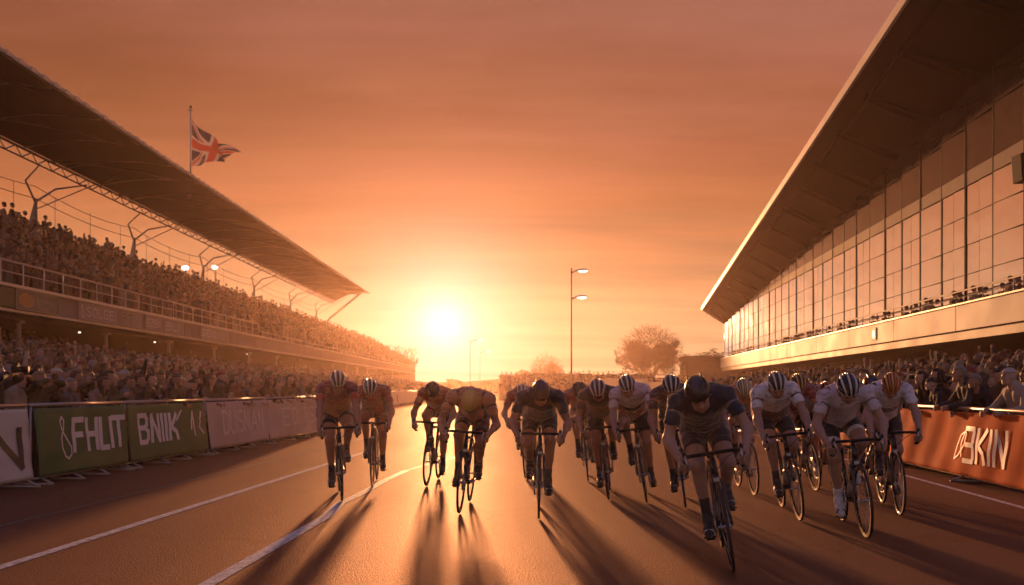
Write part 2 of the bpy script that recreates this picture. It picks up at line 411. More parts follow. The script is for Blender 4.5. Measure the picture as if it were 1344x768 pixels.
# ------------------------------------------------------------------ stroke lettering
GL = {
 'F': [[(0,0),(0,1)],[(0,1),(.6,1)],[(0,.52),(.48,.52)]],
 'H': [[(0,0),(0,1)],[(.55,0),(.55,1)],[(0,.5),(.55,.5)]],
 'L': [[(0,1),(0,0)],[(0,0),(.38,0)]],
 'I': [[(0,0),(0,1)]],
 'T': [[(.25,0),(.25,1)],[(-.08,1),(.6,1)]],
 'B': [[(0,0),(0,1)],[(0,1),(.4,1),(.5,.86),(.5,.66),(.38,.54),(0,.54)],[(.38,.54),(.54,.4),(.54,.14),(.42,0),(0,0)]],
 'N': [[(0,0),(0,1)],[(0,1),(.42,0)],[(.42,0),(.42,1)]],
 'K': [[(0,0),(0,1)],[(.42,1),(.05,.5)],[(.05,.5),(.34,.3),(.42,.0)]],
 'D': [[(0,0),(0,1)],[(0,1),(.3,1),(.5,.82),(.5,.18),(.3,0),(0,0)]],
 'U': [[(0,1),(0,.14),(.12,0),(.34,0),(.46,.14),(.46,1)]],
 'S': [[(.46,.9),(.34,1),(.12,1),(0,.86),(0,.66),(.12,.54),(.36,.46),(.46,.34),(.46,.14),(.34,0),(.12,0),(0,.1)]],
 'A': [[(0,0),(.25,1)],[(.25,1),(.5,0)],[(.1,.34),(.4,.34)]],
 'E': [[(0,0),(0,1)],[(0,1),(.45,1)],[(0,.5),(.38,.5)],[(0,0),(.45,0)]],
 '3': [[(.45,0),(.45,1)],[(0,1),(.45,1)],[(.1,.5),(.45,.5)],[(0,0),(.45,0)]],
 'O': [[(.23,1),(.06,.9),(0,.6),(0,.4),(.06,.1),(.23,0),(.4,.1),(.46,.4),(.46,.6),(.4,.9),(.23,1)]],
 'X': [[(0,1),(.5,0)],[(0,0),(.5,1)]],
 'G': [[(.46,.85),(.36,1),(.1,1),(0,.85),(0,.15),(.1,0),(.38,0),(.46,.15),(.46,.46),(.26,.46)]],
 'R': [[(0,0),(0,1)],[(0,1),(.36,1),(.48,.86),(.48,.64),(.36,.5),(0,.5)],[(.22,.5),(.5,0)]],
 'P': [[(0,0),(0,1)],[(0,1),(.36,1),(.48,.86),(.48,.64),(.36,.5),(0,.5)]],
 'Z': [[(0,1),(.46,1)],[(.46,1),(0,0)],[(0,0),(.46,0)]],
 '/': [[(0,.72),(.22,1.12)]],
 'j': [[(.16,1.06),(.13,.5),(.2,0)],[(.16,1.06),(.02,.62),(0,.3)]],
 'k': [[(.14,.62),(.1,.36),(.3,.05)],[(.2,1.0),(.12,.7)]],
 '8': [[(.10,1.18),(.02,1.02),(.06,.78),(.20,.5),(.36,.14),(.36,-.1),(.24,-.22),(.10,-.12),(0,.16),(.02,.48),(.14,.82),(.16,1.05),(.10,1.18)]],
 'q': [[(.34,1.0),(.14,.84),(.0,.4),(-.08,-.06),(.1,.1),(.34,.52),(.38,.9),(.34,1.0)],[(.34,1),(.2,.55),(.24,.08)]],
}
def lettering(b, text, w, place, h, spacing=.22, stroke=.12, xs=1.0, u0=0.0, v0=0.0, total=None, lift=.006):
    """flat strokes on a board; place(u, v, lift) -> point. Letters squeezed to the given total width."""
    adv = []
    for ch in text:
        g = GL.get(ch)
        adv.append(0.3 if g is None else max(p[0] for s in g for p in s) + spacing)
    k = (total / (sum(adv) - spacing)) if total else h * xs
    u = u0; n = 0
    for ch, a in zip(text, adv):
        for s in GL.get(ch, []):
            for (p, q) in zip(s[:-1], s[1:]):
                P = Vector((u + p[0]*k, v0 + p[1]*h)); Q = Vector((u + q[0]*k, v0 + q[1]*h))
                d = (Q - P)
                if d.length < 1e-6: continue
                d.normalize(); m = Vector((-d.y, d.x)) * stroke * h / 2; P2 = P - d * stroke*h*.3; Q2 = Q + d * stroke*h*.3
                z = lift + .0007 * (n % 5); n += 1
                pieces = max(1, int((Q2 - P2).length / .07))
                for i in range(pieces):
                    A = P2.lerp(Q2, i/pieces); Z = P2.lerp(Q2, (i+1)/pieces)
                    b.quad(*[place(c.x, c.y, z) for c in (A - m, Z - m, Z + m, A + m)])
        u += a * k

# ------------------------------------------------------------------ left grandstand
TSTEP = .335
SX = -18.0                        # front face of the upper tier
ROOF_F, ROOF_B, ROOF_Z = -18.0, -24.2, 13.3
def grandstand():
    t = tag(empty('grandstand', (SX, 60, 0)), 'long open grandstand with dark cantilever roof and packed upper tier on the left', 'grandstand')
    base = Vector((SX, 60, 0))
    def fin(b, name, m, par=t, **k):
        o = b.build(name, m, par, **k)
        if par is t: o.location = -base
        return o
    Y0, Y1 = 12.0, 158.0
    # upper tier: stepped slab
    b = MB()
    n = 13
    for i in range(n):
        x0 = SX - .5 - i*.58; z = 5.0 + i*TSTEP
        b.box((x0-.58, Y0, z-.62), (x0, Y1, z))
    fin(b, 'seating_tier', M['terrace'])
    b = MB(); b.box((SX-8.6, Y0, 8.0), (SX-8.25, Y1, 9.9)); fin(b, 'rear_parapet', M['fascia'])
    # fascia band, with coping and soffit under it
    b = MB()
    y = Y0
    while y < Y1 - .1:
        y2 = min(Y1, y + 4.0); b.box((SX-.25, y+.012, 4.21), (SX, y2-.012, 4.98)); y = y2
    fin(b, 'fascia', M['fascia'], bevel=.012)
    b = MB(); b.box((SX-.4, Y0, 4.985), (SX+.12, Y1, 5.11)); b.box((SX-.2, Y0, 4.10), (SX+.05, Y1, 4.205)); fin(b, 'coping', M['pale_steel'], bevel=.015)
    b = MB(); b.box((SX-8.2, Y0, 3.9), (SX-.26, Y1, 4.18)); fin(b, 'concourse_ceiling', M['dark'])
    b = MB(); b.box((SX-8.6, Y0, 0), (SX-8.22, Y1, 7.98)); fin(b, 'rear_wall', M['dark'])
    b = MB(); b.box((SX-8.6, Y1, 0), (SX+.05, Y1+.35, 5.0)); b.prism((SX+.02, Y1+.02), (SX-8.4, Y1+.02), 5.0, (6.3, 10.2), -.02, .3)
    fin(b, 'end_wall', M['fascia'])
    # balustrade
    b = MB(); b.tube([(SX-.1, Y0, 5.95), (SX-.1, 61, 5.95)], .04); b.tube([(SX-.1, Y0, 5.55), (SX-.1, 61, 5.55)], .022)
    y = Y0
    while y <= 61: b.tube([(SX-.1, y, 5.1), (SX-.1, y, 5.95)], .028, 6); y += 1.4
    fin(b, 'balustrade', M['pale_steel'])
    b = MB(); b.tube([(SX-.1, 61.3, 5.45), (SX-.1, Y1, 5.45)], .035)
    y = 62
    while y <= Y1: b.tube([(SX-.1, y, 5.1), (SX-.1, y, 5.45)], .025, 6); y += 2.2
    fin(b, 'low_rail', M['pale_steel'])
    # columns below
    for y in (18, 25, 32, 38.9, 46, 53, 60, 67, 74, 81, 88, 95, 102, 109, 116, 123, 132, 141, 150):
        b = MB(); b.tube([(SX-.5, y, 0), (SX-.5, y, 4.05)], .085, 12); b.box((SX-.66, y-.16, 3.8), (SX-.34, y+.16, 4.095))
        fin(b, 'column', M['steel'])
    for y in (29, 43, 57):
        b = MB(); b.tube([(SX-4.5, y, 0), (SX-4.5, y, 3.88)], .11, 12); fin(b, 'column', M['steel'])
    for y in (38, 46, 62, 70):
        b = MB(); b.box((SX-1.3, y-.03, 3.82), (SX-1.22, y+.03, 3.87)); fin(b, 'ceiling_lamp', M['small_glow'])
    # roof: slightly arched slab with pointed far end
    def roof_y(w): return 105.0 + 12.0*w            # far end, w 0 at the front lip, 1 at the rear
    def roof_z(w): return ROOF_Z - .12 + .55*math.sin(PI*min(1, w*1.02))*.6 + .15*w
    b = MB(); NW, NY = 8, 46
    for top in (0, 1):
        for i in range(NW):
            for j in range(NY):
                q = []
                for (ii, jj) in ((i, j), (i+1, j), (i+1, j+1), (i, j+1)):
                    w = ii/NW; y = 8 + (roof_y(w) - 8)*jj/NY
                    q.append((ROOF_F + (ROOF_B-ROOF_F)*w, y, roof_z(w) + top*(.12 + .28*math.sin(PI*w))))
                b.quad(*(q if top else q[::-1]))
    fin(b, 'roof', M['roof_metal'], smooth=True)
    roof = t.children[-1]
    def rfin(b, name, m):
        return b.build(name, m, roof)
    # purlins and raking ribs on the underside
    for k in range(26):
        b = MB(); y = 10 + k*3.9
        b.tube([(ROOF_F + (ROOF_B-ROOF_F)*w, min(y + 1.0*w, roof_y(w)), roof_z(w) - .09) for w in (0, .25, .5, .75, 1)], .035, 5)
        rfin(b, 'rib', M['steel'])
    for k in range(13):
        b = MB(); y = 14 + k*7.6
        b.tube([(ROOF_F + (ROOF_B-ROOF_F)*w, min(y + 5.5*(1-w), roof_y(w)), roof_z(w) - .16) for w in (.15, .4, .7, 1)], .05, 6)
        rfin(b, 'raking_brace', M['steel'])
    # front lip: gutter tube with brackets that catch the sun
    b = MB(); b.tube([(ROOF_F+.04, 8, roof_z(0)+.06), (ROOF_F+.04, 105.4, roof_z(0)+.06), (ROOF_F+.3, 107.2, roof_z(0)+.1)], [.11, .11, .02], 8)
    y = 8.5
    while y < 105: b.box((ROOF_F+.05, y, roof_z(0)-.03), (ROOF_F+.17, y+.34, roof_z(0)+.15)); y += .8
    rfin(b, 'front_gutter', M['pale_steel'])
    # rear truss
    b = MB(); xr, zr = ROOF_B, roof_z(1)
    b.tube([(xr, 8, zr-.10), (xr, 117, zr-.10)], .07, 6); b.tube([(xr-.1, 8, zr-.5), (xr-.1, 116, zr-.5)], .045, 6)
    y = 8
    while y < 115:
        b.tube([(xr, y, zr-.1), (xr-.1, y+.7, zr-.5)],   .03, 5); b.tube([(xr-.1, y+.7, zr-.5), (xr, y+1.4, zr-.1)], .04, 5); y += 1.4
    rfin(b, 'rear_truss', M['pale_steel'])
    # masts and branching struts behind the top row
    for y in (22, 34, 46, 58, 71, 85, 99, 112):
        b = MB(); xb = SX - 7.7
        b.tube([(xb, y, 8.2), (xb, y+.05, 11.6)], .10, 10)
        b.tube([(xb, y, 11.4), (xb+.4, y+1.3, 12.4), (xb+1.5, y+2.6, zr-.4)], [.065, .055, .042], 8)
        b.tube([(xb, y, 11.4), (xb+.1, y-1.1, 12.3), (xb+1.3, y-1.9, zr-.4)], [.06, .05, .04], 8)
        b.tube([(xb, y, 11.0), (xb+3.4, y+2.4, roof_z(.55)-.1)], .03, 6)
        b.tube([(xb-.1, y-1.2, 8.2), (xb, y, 11.3)], .08, 6)
        fin(b, 'strut', M['steel'])
    # stay cables
    b = MB(); xb = SX - 7.7
    for z0, sag in ((12.25, .35), (11.6, .25)):
        ys = (10, 22, 34, 46, 58, 71, 85, 99, 112)
        for a, c in zip(ys[:-1], ys[1:]):
            b.tube([(xb, a + (c-a)*k/6, z0 - sag*4*(k/6)*(1-k/6)) for k in range(7)], .022, 4, caps=False)
    y = 12
    while y < 110: b.tube([(xb, y, 9), (xb, y, 12.1)], .015, 4); y += 4.0
    fin(b, 'cable', M['steel'])
    b = MB(); b.tube([(ROOF_F-.5, 104.6, roof_z(.1)-.2), (ROOF_B+.4, 111, 10.4), (ROOF_B-1, 112.4, 8.2)], .12, 8); fin(b, 'end_prop', M['steel'])
    # signs on the fascia (nearest first); u runs away from the camera
    def sign(y0, y1, face, name='sign_panel', frame=True):
        b = MB(); b.box((SX+.02, y0, 4.26), (SX+.08, y1, 4.93)); o = fin(b, name, face)
        if frame:
            f = MB()
            for (a, c) in (((y0-.03, 4.22), (y1+.03, 4.27)), ((y0-.03, 4.92), (y1+.03, 4.97)), ((y0-.06, 4.22), (y0, 4.97)), ((y1, 4.22), (y1+.06, 4.97))):
                f.box((SX+.012, a[0], a[1]), (SX+.11, c[0], c[1]))
            f.build('frame', M['steel'], o)
        return o
    def pl(y0): return lambda u, v, l: (SX+.081+l, y0+u, 4.26+v)
    Yof = lambda px: 18*1120/(672-px)
    green = mat('green_fascia_panel', (0.045, 0.065, 0.03), 0.5, var=.2)
    sign(23, Yof(17), green, 'green_panel', False)
    s1 = sign(Yof(18.5), Yof(73), mat('dim_sign_face', (0.16, 0.135, 0.10), 0.45, var=.25, scale=2))
    b = MB(); y0 = Yof(18.5)
    for k in range(8):
        hh = .27*math.sqrt(max(0.05, 1-((k-3.5)/4.2)**2)); b.quad(*[pl(y0)(u, v, .006) for u, v in ((.18+k*.125, .335-hh), (.27+k*.125, .335-hh), (.27+k*.125, .335+hh), (.18+k*.125, .335+hh))])
    b.build('emblem', mat('orange_emblem', (0.72, 0.30, 0.08), 0.5, var=.3, scale=3), s1)
    b = MB(); lettering(b, 'EGPIN', .1, pl(y0), .16, u0=1.35, v0=.28, total=1.15); lettering(b, 'RSO', .1, pl(y0), .1, u0=1.4, v0=.1, total=.7)
    b.build('lettering', mat('pale_blue_sign_print', (0.42, 0.45, 0.47), 0.5), s1)
    face = mat('sign_face', (0.30, 0.245, 0.215), 0.5, var=.2, scale=3)
    ink = mat('sign_print', (0.60, 0.52, 0.47), 0.5)
    ink2 = mat('dark_sign_print', (0.10, 0.075, 0.065), 0.5)
    for (a, c, text, m) in ((101, 153, '8SOLGEI', ink), (156, 185, 'PT', ink2), (189, 211, 'EZIBN', ink), (214, 240, 'BLI', ink), (262, 300, 'SEIO', ink)):
        s = sign(Yof(a), Yof(c), face)
        b = MB(); W = Yof(c)-Yof(a)
        lettering(b, text, .1, pl(Yof(a)), .36, u0=.2, v0=.16, total=min(W-.5, .55*len(text)), stroke=.16)
        b.build('lettering', m, s)
    return t
grandstand()

# flagpole on the roof, and the flag it flies
def flag():
    fx, fy = -20.0, 53.1
    t = tag(empty('flagpole', (fx, fy, 13.45)), 'thin white flagpole rising from the grandstand roof', 'flagpole')
    b = MB(); b.tube([(0, 0, 0), (0, 0, 5.35)], [.06, .035], 10); b.build('pole', M['pale_steel'], t, smooth=True)
    b = MB(); b.ball((0, 0, 5.42), .09); b.box((-.16, -.02, 5.2), (.16, .02, 5.25)); b.build('finial', M['black'], t, smooth=True)
    b = MB(); b.box((-.16, -.16, -.22), (.16, .16, .03)); b.build('bracket', M['steel'], t)
    # cloth in the flag's own plane (u along the fly, v up), patterned by face material
    NU, NV = 96, 60; W, H = 4.3, 3.05
    vs = []; fs = []; mi = []
    for j in range(NV+1):
        for i in range(NU+1):
            u = i/NU; v = j/NV
            ripple = math.sin(u*10.0 + v*2.6)*.48*u + math.sin(u*17 + v*4)*.07*u
            # flag sags and is blown to a drooping tip
            x = 2.55*u - .25*u*(1-v) + .36*math.sin(u*12 + v*2.6)*u + .05*math.sin(v*9)*u
            top_drop = 2.0*u**0.7; bot_lift = .60*u**1.2
            z = 3.05*v*(1) - v*top_drop + (1-v)*bot_lift + .07*math.sin(u*13+v*3)*u*v
            vs.append((x + .03, ripple + .5*u*u, z))
    def colr(u, v):
        # u,v in 0..1 ; Union Flag geometry on a 60 x 36 field
        X, Y = u*60-30, v*36-18
        if abs(X) < 3.4 or abs(Y) < 3.4: return 1
        if abs(X) < 5.6 or abs(Y) < 5.6: return 2
        d1 = (Y - X*.6)/math.hypot(1, .6); d2 = (Y + X*.6)/math.hypot(1, .6)
        for d, s in ((d1, 1 if X > 0 else -1), (d2, -1 if X > 0 else 1)):
            if abs(d) < 3.2:
                return 1 if 0 < d*s*-1 < 2.0 else 2
        return 0
    for j in range(NV):
        for i in range(NU):
            a = j*(NU+1)+i; fs.append((a, a+1, a+NU+2, a+NU+1)); mi.append(colr((i+.5)/NU, (j+.5)/NV))
    mats = [mat('flag_blue_cloth', (0.018, 0.018, 0.05), .8, var=.2), mat('flag_red_cloth', (0.40, 0.05, 0.035), .8, var=.2), mat('flag_white_cloth', (0.46, 0.39, 0.38), .8, var=.1)]
    for m in mats:       # thin cloth lets some of the sun through
        nt = m.node_tree; B = nt.nodes['Principled BSDF']; out = nt.nodes['Material Output']
        tr = nt.nodes.new('ShaderNodeBsdfTranslucent'); mx = nt.nodes.new('ShaderNodeMixShader'); mx.inputs[0].default_value = .25
        src = [l.from_socket for l in nt.links if l.to_socket == B.inputs['Base Color']][0]
        nt.links.new(src, tr.inputs['Color']); nt.links.new(B.outputs[0], mx.inputs[1]); nt.links.new(tr.outputs[0], mx.inputs[2]); nt.links.new(mx.outputs[0], out.inputs['Surface'])
    o = link_mesh('flag', vs, fs, mats, None, True, mi)
    o.location = (fx+.05, fy, 13.45 + 1.72)
    tag(o, 'Union flag with red cross on blue and white, streaming from the pole above the roof', 'flag')
flag()

# ------------------------------------------------------------------ right building
BX = 16.0
def bpt(y, off=0.0): return (BX + S_R*y + off, y)
WT = lambda y: 9.37 + (97.6 - y)*.0763           # top of the wall (soffit junction)
def glass_building():
    t = tag(empty('glass_building', (BX+S_R*60, 60, 0)), 'big modern hall with reflective glass front and sweeping overhanging roof on the right', 'building')
    base = Vector((BX+S_R*60, 60, 0))
    def fin(b, name, m, par=t, **k):
        o = b.build(name, m, par, **k)
        if par is t: o.location = -base
        return o
    Y0, Y1 = 14.0, 101.0
    # eave line and soffit
    def eave(y):
        k = (100 - y)/68.3
        return (22.6 - 7.75*k, 10.9 + 4.97*k)
    ys = [Y0 - 4 + (Y1 + 1.5 - Y0 + 4)*i/44 for i in range(45)]
    b = MB()
    for a, c in zip(ys[:-1], ys[1:]):
        ea, ec = eave(a), eave(c)
        b.quad((ea[0], a, ea[1]), (ec[0], c, ec[1]), (BX+S_R*c+.4, c, WT(c)-.02), (BX+S_R*a+.4, a, WT(a)-.02))
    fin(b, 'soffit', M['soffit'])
    b = MB()       # roof sheet above, running back over the hall
    for a, c in zip(ys[:-1], ys[1:]):
        ea, ec = eave(a), eave(c)
        b.quad((ea[0], a, ea[1]+.38), (BX+S_R*a+40, a, ea[1]+3.5), (BX+S_R*c+40, c, ec[1]+3.5), (ec[0], c, ec[1]+.38))
    b.quad(*[(eave(Y1+1.5)[0], Y1+1.5, eave(Y1+1.5)[1]-.02), (eave(Y1+1.5)[0], Y1+1.5, eave(Y1+1.5)[1]+.36), (BX+S_R*Y1+40, Y1+1.5, eave(Y1)[1]+3.4), (BX+S_R*Y1+40, Y1+1.5, eave(Y1)[1]-.4)])
    fin(b, 'roof', M['roof_metal'])
    b = MB()
    for a, c in zip(ys[:-1], ys[1:]):
        ea, ec = eave(a), eave(c)
        b.box((0, 0, 0), (1, 1, 1), 0, Matrix(((.14, ec[0]-ea[0], 0, ea[0]-.16), (0, c-a-.02, 0, a), (0, ec[1]-ea[1], .44, ea[1]-.03), (0, 0, 0, 1))))
    fin(b, 'eave_trim', M['trim'])
    # beams across the soffit and one line near the lip
    y = Y0 - 2
    k = 0
    while y < Y1:
        b = MB(); e = eave(y); e2 = eave(y+.42)
        p = Vector((e[0]+.25, y, e[1])); q = Vector((BX+S_R*y+.1, y, WT(y)))
        for s in (0,):
            A = p.lerp(q, .12); Bq = q
            b.add([(A.x, y, A.z-.16), (Bq.x, y, Bq.z-.16), (Bq.x, y+.5, Bq.z-.16-.03), (A.x, y+.5, A.z-.16-.03),
                   (A.x, y, A.z+.1), (Bq.x, y, Bq.z+.1), (Bq.x, y+.5, Bq.z+.1), (A.x, y+.5, A.z+.1)],
                  [(0,3,2,1),(4,5,6,7),(0,1,5,4),(1,2,6,5),(2,3,7,6),(3,0,4,7)])
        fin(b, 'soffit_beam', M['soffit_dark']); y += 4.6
    b = MB()
    P = []
    for y in ys:
        e = eave(y); p = Vector((e[0], y, e[1])); q = Vector((BX+S_R*y, y, WT(y))); P.append(p.lerp(q, .22) - Vector((0, 0, .06)))
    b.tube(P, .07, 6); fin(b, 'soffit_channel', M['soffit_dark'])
    # lower body
    wl = lambda y0, y1, lo, hi, w0, w1, bb: bb.prism(bpt(y0), bpt(y1), lo, hi, w0, w1)
    b = MB(); y = Y0
    while y < Y1 - .1:
        y2 = min(Y1, y + 7.4); wl(y+.012, y2-.012, 3.78, 4.86, -.4, .42, b); y = y2
    fin(b, 'fascia', M['pale_clad'], bevel=.015)
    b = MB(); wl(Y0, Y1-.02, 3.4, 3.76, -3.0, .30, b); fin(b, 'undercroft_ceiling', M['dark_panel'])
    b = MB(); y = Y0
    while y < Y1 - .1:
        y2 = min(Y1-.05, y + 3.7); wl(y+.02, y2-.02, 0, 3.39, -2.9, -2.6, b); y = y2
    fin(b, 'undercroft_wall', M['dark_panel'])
    b = MB(); b.prism((bpt(Y1)[0]+.4, Y1), (bpt(Y1)[0]+40, Y1), 3.4, 9.2, 0, .3); fin(b, 'end_wall', M['pale_clad'])
    b = MB(); b.prism((bpt(Y1)[0]+3.1, Y1-.02), (bpt(Y1)[0]+40, Y1-.02), 0, 3.39, .05, .3); fin(b, 'end_wall', M['dark_panel'])
    # balcony ledge and rail in front of the glass
    b = MB(); wl(Y0, Y1, 4.862, 4.92, -.4, .5, b)
    fin(b, 'balcony_floor', M['steel'])
    b = MB(); P0 = bpt(Y0, -.45); P1 = bpt(Y1, -.45)
    b.tube([(*P0, 5.42), (*P1, 5.42)], .035, 6); b.tube([(*P0, 5.16), (*P1, 5.16)], .018, 5)
    y = Y0
    while y < Y1: b.tube([(*bpt(y, -.45), 4.92), (*bpt(y, -.45), 5.42)], .025, 5); y += 2.46
    fin(b, 'balcony_rail', M['steel'])
    # curtain wall, bay by bay: lower window, spandrel, clerestory window
    bay = 2.46; y = Y0; k = 0
    while y < Y1 - .5:
        y2 = min(Y1, y + bay); a, c = y + .05, y2 - .05
        top = min(WT(a), WT(c)) - .12
        s0, s1 = 9.9, 10.5                         # spandrel band
        w = MB(); lo_top = min(s0, top)
        tilt = rnd.uniform(-.012, .012)
        rows = 4
        for r in range(rows):
            z0 = 4.94 + (lo_top-4.94)*r/rows; z1 = 4.94 + (lo_top-4.94)*(r+1)/rows - .03
            for h in range(2):
                if h == 1 and k % 3 == 1: continue
                ya = a + (c-a)*h/2; yb = (a + (c-a)*(h+1)/2 - .02) if k % 3 != 1 else c
                ta = rnd.uniform(-.004, .004); tz = rnd.uniform(-.006, .006)
                sw = .045*(yb-ya)                      # made-up saw-tooth set: turned to throw the sun's glare off the front
                p = [(BX+S_R*ya-ta+sw*.5, ya, z0), (BX+S_R*yb+ta-sw*.5, yb, z0), (BX+S_R*yb+ta+tz-sw*.5, yb, z1), (BX+S_R*ya-ta+tz+sw*.5, ya, z1)]
                w.quad(*p[::-1])
        o = fin(w, 'window', M['glass'])
        f = MB()
        for r in range(1, rows):
            z0 = 4.94 + (lo_top-4.94)*r/rows; f.prism(bpt(a), bpt(c), z0-.022, z0+.004, -.02, .012)
        f.prism(bpt(y-.05), bpt(y+.05), 4.925, top+.1, -.06, .075 if k % 2 else .055)
        if k % 3 != 1: ym = (a+c)/2 - .01; f.prism(bpt(ym-.02), bpt(ym+.02), 4.925, lo_top, -.02, .022)
        f.build('mullion', M['soffit_dark'], o)
        if top > s0 + .05:
            sp = MB(); sp.prism(bpt(a-.03), bpt(c+.03), s0+.01, min(s1, top), -.1, .05); fin(sp, 'spandrel_panel', M['fascia'], bevel=.01)
        if top > s1 + .2:
            w = MB(); zm = (s1 + top)/2 + .3
            for z0, z1 in ((s1+.03, zm-.03), (zm+.03, top)):
                ta = rnd.uniform(-.006, .006)
                w.quad(*[(BX+S_R*a-ta+.04, a, z0), (BX+S_R*c+ta-.04, c, z0), (BX+S_R*c+ta-.04, c, z1), (BX+S_R*a-ta+.04, a, z1)][::-1])
            o2 = fin(w, 'clerestory_window', M['glass_eave_dark'])
            f = MB(); f.prism(bpt(a), bpt(c), zm-.03, zm+.03, -.02, .04); f.build('transom', M['soffit_dark'], o2)
        y = y2; k += 1
    # dark backing behind the glass so the hall is solid
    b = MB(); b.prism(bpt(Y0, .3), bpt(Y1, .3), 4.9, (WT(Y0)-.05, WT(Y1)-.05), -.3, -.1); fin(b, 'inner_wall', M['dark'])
    # small plaque on the fascia
    yp = BX*1120/(1158-772.8)
    b = MB(); b.prism(bpt(yp-.35), bpt(yp+.35), 3.98, 4.66, .421, .455)
    pq = fin(b, 'plaque', M['dark_panel'])
    b = MB(); b.prism(bpt(yp-.2), bpt(yp+.2), 4.1, 4.5, .457, .465); b.build('crest', M['steel'], pq)
    return t
glass_building()
# loudspeaker bracketed to the wall near the right edge of the view
def wall_speaker():
    y = 29.8; x, _ = bpt(y)
    t = tag(empty('loudspeaker', (x-.75, y, 9.0)), 'black loudspeaker bracketed high on the glass front', 'loudspeaker')
    b = MB(); b.add([(-.28,-.3,-.45),(.28,-.22,-.45),(.28,.22,-.45),(-.28,.3,-.45),(-.34,-.3,.5),(.25,-.22,.62),(.25,.22,.62),(-.34,.3,.5)], [(0,3,2,1),(4,5,6,7),(0,1,5,4),(1,2,6,5),(2,3,7,6),(3,0,4,7)])
    b.build('cabinet', M['black'], t, bevel=.03)
    b = MB(); b.tube([(.2, 0, .1), (.74, 0, .1)], .05, 8); b.build('bracket', M['steel'], t)
wall_speaker()

# ------------------------------------------------------------------ advertising barriers
def ad_barrier(a, b_, h, banner_mat, label, side, letters=(), gap=.12, top_rail=True):
    """a->b_ along the road going away; side=+1 when the road lies to the right of that direction"""
    a = Vector(a); b_ = Vector(b_); d = (b_-a); Lh = d.length; d.normalize()
    n = Vector((d.y, -d.x)) * side                   # towards the road
    t = tag(empty('advertising_barrier', (a.x, a.y, 0)), label, 'barrier', 'advertising barriers along the race course')
    P = lambda u, v, l: (d.x*u + n.x*l, d.y*u + n.y*l, v)
    NU, NV = max(6, int(min(Lh, 7)*14)), 18
    ph = rnd.uniform(0, 6)
    bulge = lambda u, v: .030*math.sin(u*2.3+ph)*math.sin(PI*(v-gap)/(h-gap)) + .008*math.sin(u*9+v*4+ph) + .006*math.sin(u*3-v*17+ph)*math.sin(u*1.7)
    vs = []; fs = []
    for j in range(NV+1):
        for i in range(NU+1):
            u = .03 + (Lh-.06)*i/NU; v = gap + (h-gap-.05)*j/NV
            vs.append(P(u, v, .03 + .10*(1-(v-gap)/(h-gap)) + bulge(u, v)))
    for j in range(NV):
        for i in range(NU):
            q = j*(NU+1)+i; fs.append((q, q+1, q+NU+2, q+NU+1) if side > 0 else (q+NU+1, q+NU+2, q+1, q))
    ban = link_mesh('banner', vs, fs, banner_mat, t, True)
    s = ban.modifiers.new('thick', 'SOLIDIFY'); s.thickness = .006; s.offset = -1
    pl = lambda u, v, l: P(u, v, .03 + .10*(1-(v-gap)/(h-gap)) + bulge(u, v) + l)
    for (text, u0, v0, hh, tot, m, stroke) in letters:
        bb = MB()
        place = pl if side > 0 else (lambda u, v, l: pl(Lh-u, v, l))
        lettering(bb, text, 0, place, hh, u0=u0, v0=v0, total=tot, stroke=stroke, lift=.010)
        bb.build('lettering', m, ban)
    b = MB()
    if top_rail: b.tube([P(0, h, 0), P(Lh, h, 0)], .026, 8)
    b.tube([P(0, gap-.02, .05), P(Lh, gap-.02, .05)], .016, 6)
    for u in (.03, Lh/2, Lh-.03): b.tube([P(u, .05, 0), P(u, h, 0)], .02, 6)
    b.build('rail', M['galv'], t, smooth=True)
    for u in (.12, Lh*.36, Lh*.64, Lh-.12):
        b = MB(); b.tube([P(u, gap-.01, .08), P(u+.03, .018, .26)], .016, 6); b.tube([P(u, .02, -.30), P(u+.03, .016, .26)], .018, 6)
        b.build('foot', M['galv'], t, smooth=True)
    return t

def banner_mat(name, col, var=.12):
    m = mat(name, col, .62, var=var, scale=1.6, bump=.12, bscale=9)
    return m
B_green = banner_mat('green_banner', (0.065, 0.16, 0.06))
B_white = banner_mat('white_banner', (0.68, 0.62, 0.58))
B_pale = banner_mat('pale_orange_banner', (0.62, 0.47, 0.41))
B_pale2 = banner_mat('pale_tan_banner', (0.62, 0.49, 0.42))
B_orange = mat('orange_banner', (0.62, 0.125, 0.025), .85, var=.14, scale=1.4, bump=.14, bscale=7, spec=.15)
INK = mat('white_print', (0.86, 0.80, 0.76), .55, var=.08)
INK_D = mat('dark_print', (0.05, 0.045, 0.042), .55, var=.1)
INK_P = mat('pale_print', (0.84, 0.70, 0.62), .55, var=.08)
LBX = lambda y: -7.55 + .075*y
BH = 1.12
def lb(y): return (LBX(y), y)
ad_barrier(lb(9.0), lb(11.72), BH, B_white, 'white barrier board with big dark N, nearest at the left edge', 1, [('N', 1.98, .30, .50, .52, INK_D, .2)])
ad_barrier(lb(11.78), lb(14.2), BH, B_green, 'green barrier board with white drop loop and letters FHLIT', 1,
           [('8', .58, .42, .44, .26, INK, .07), ('FHLIT', .93, .42, .46, 1.40, INK, .19)])
ad_barrier(lb(14.23), lb(17.3), BH, B_green, 'green barrier board lettered BNIIK, second of the two green ones', 1,
           [('BNIIK', .40, .42, .46, 1.30, INK, .19), ('/', 1.70, .46, .42, .24, INK, .10), ('jk', 2.26, .44, .44, .62, INK, .12)])
ad_barrier(lb(17.33), lb(20.7), BH, B_pale, 'pale pinkish barrier board lettered DUISNIAN', 1, [('DUISNIAN', .68, .40, .46, 2.35, INK_P, .13)])
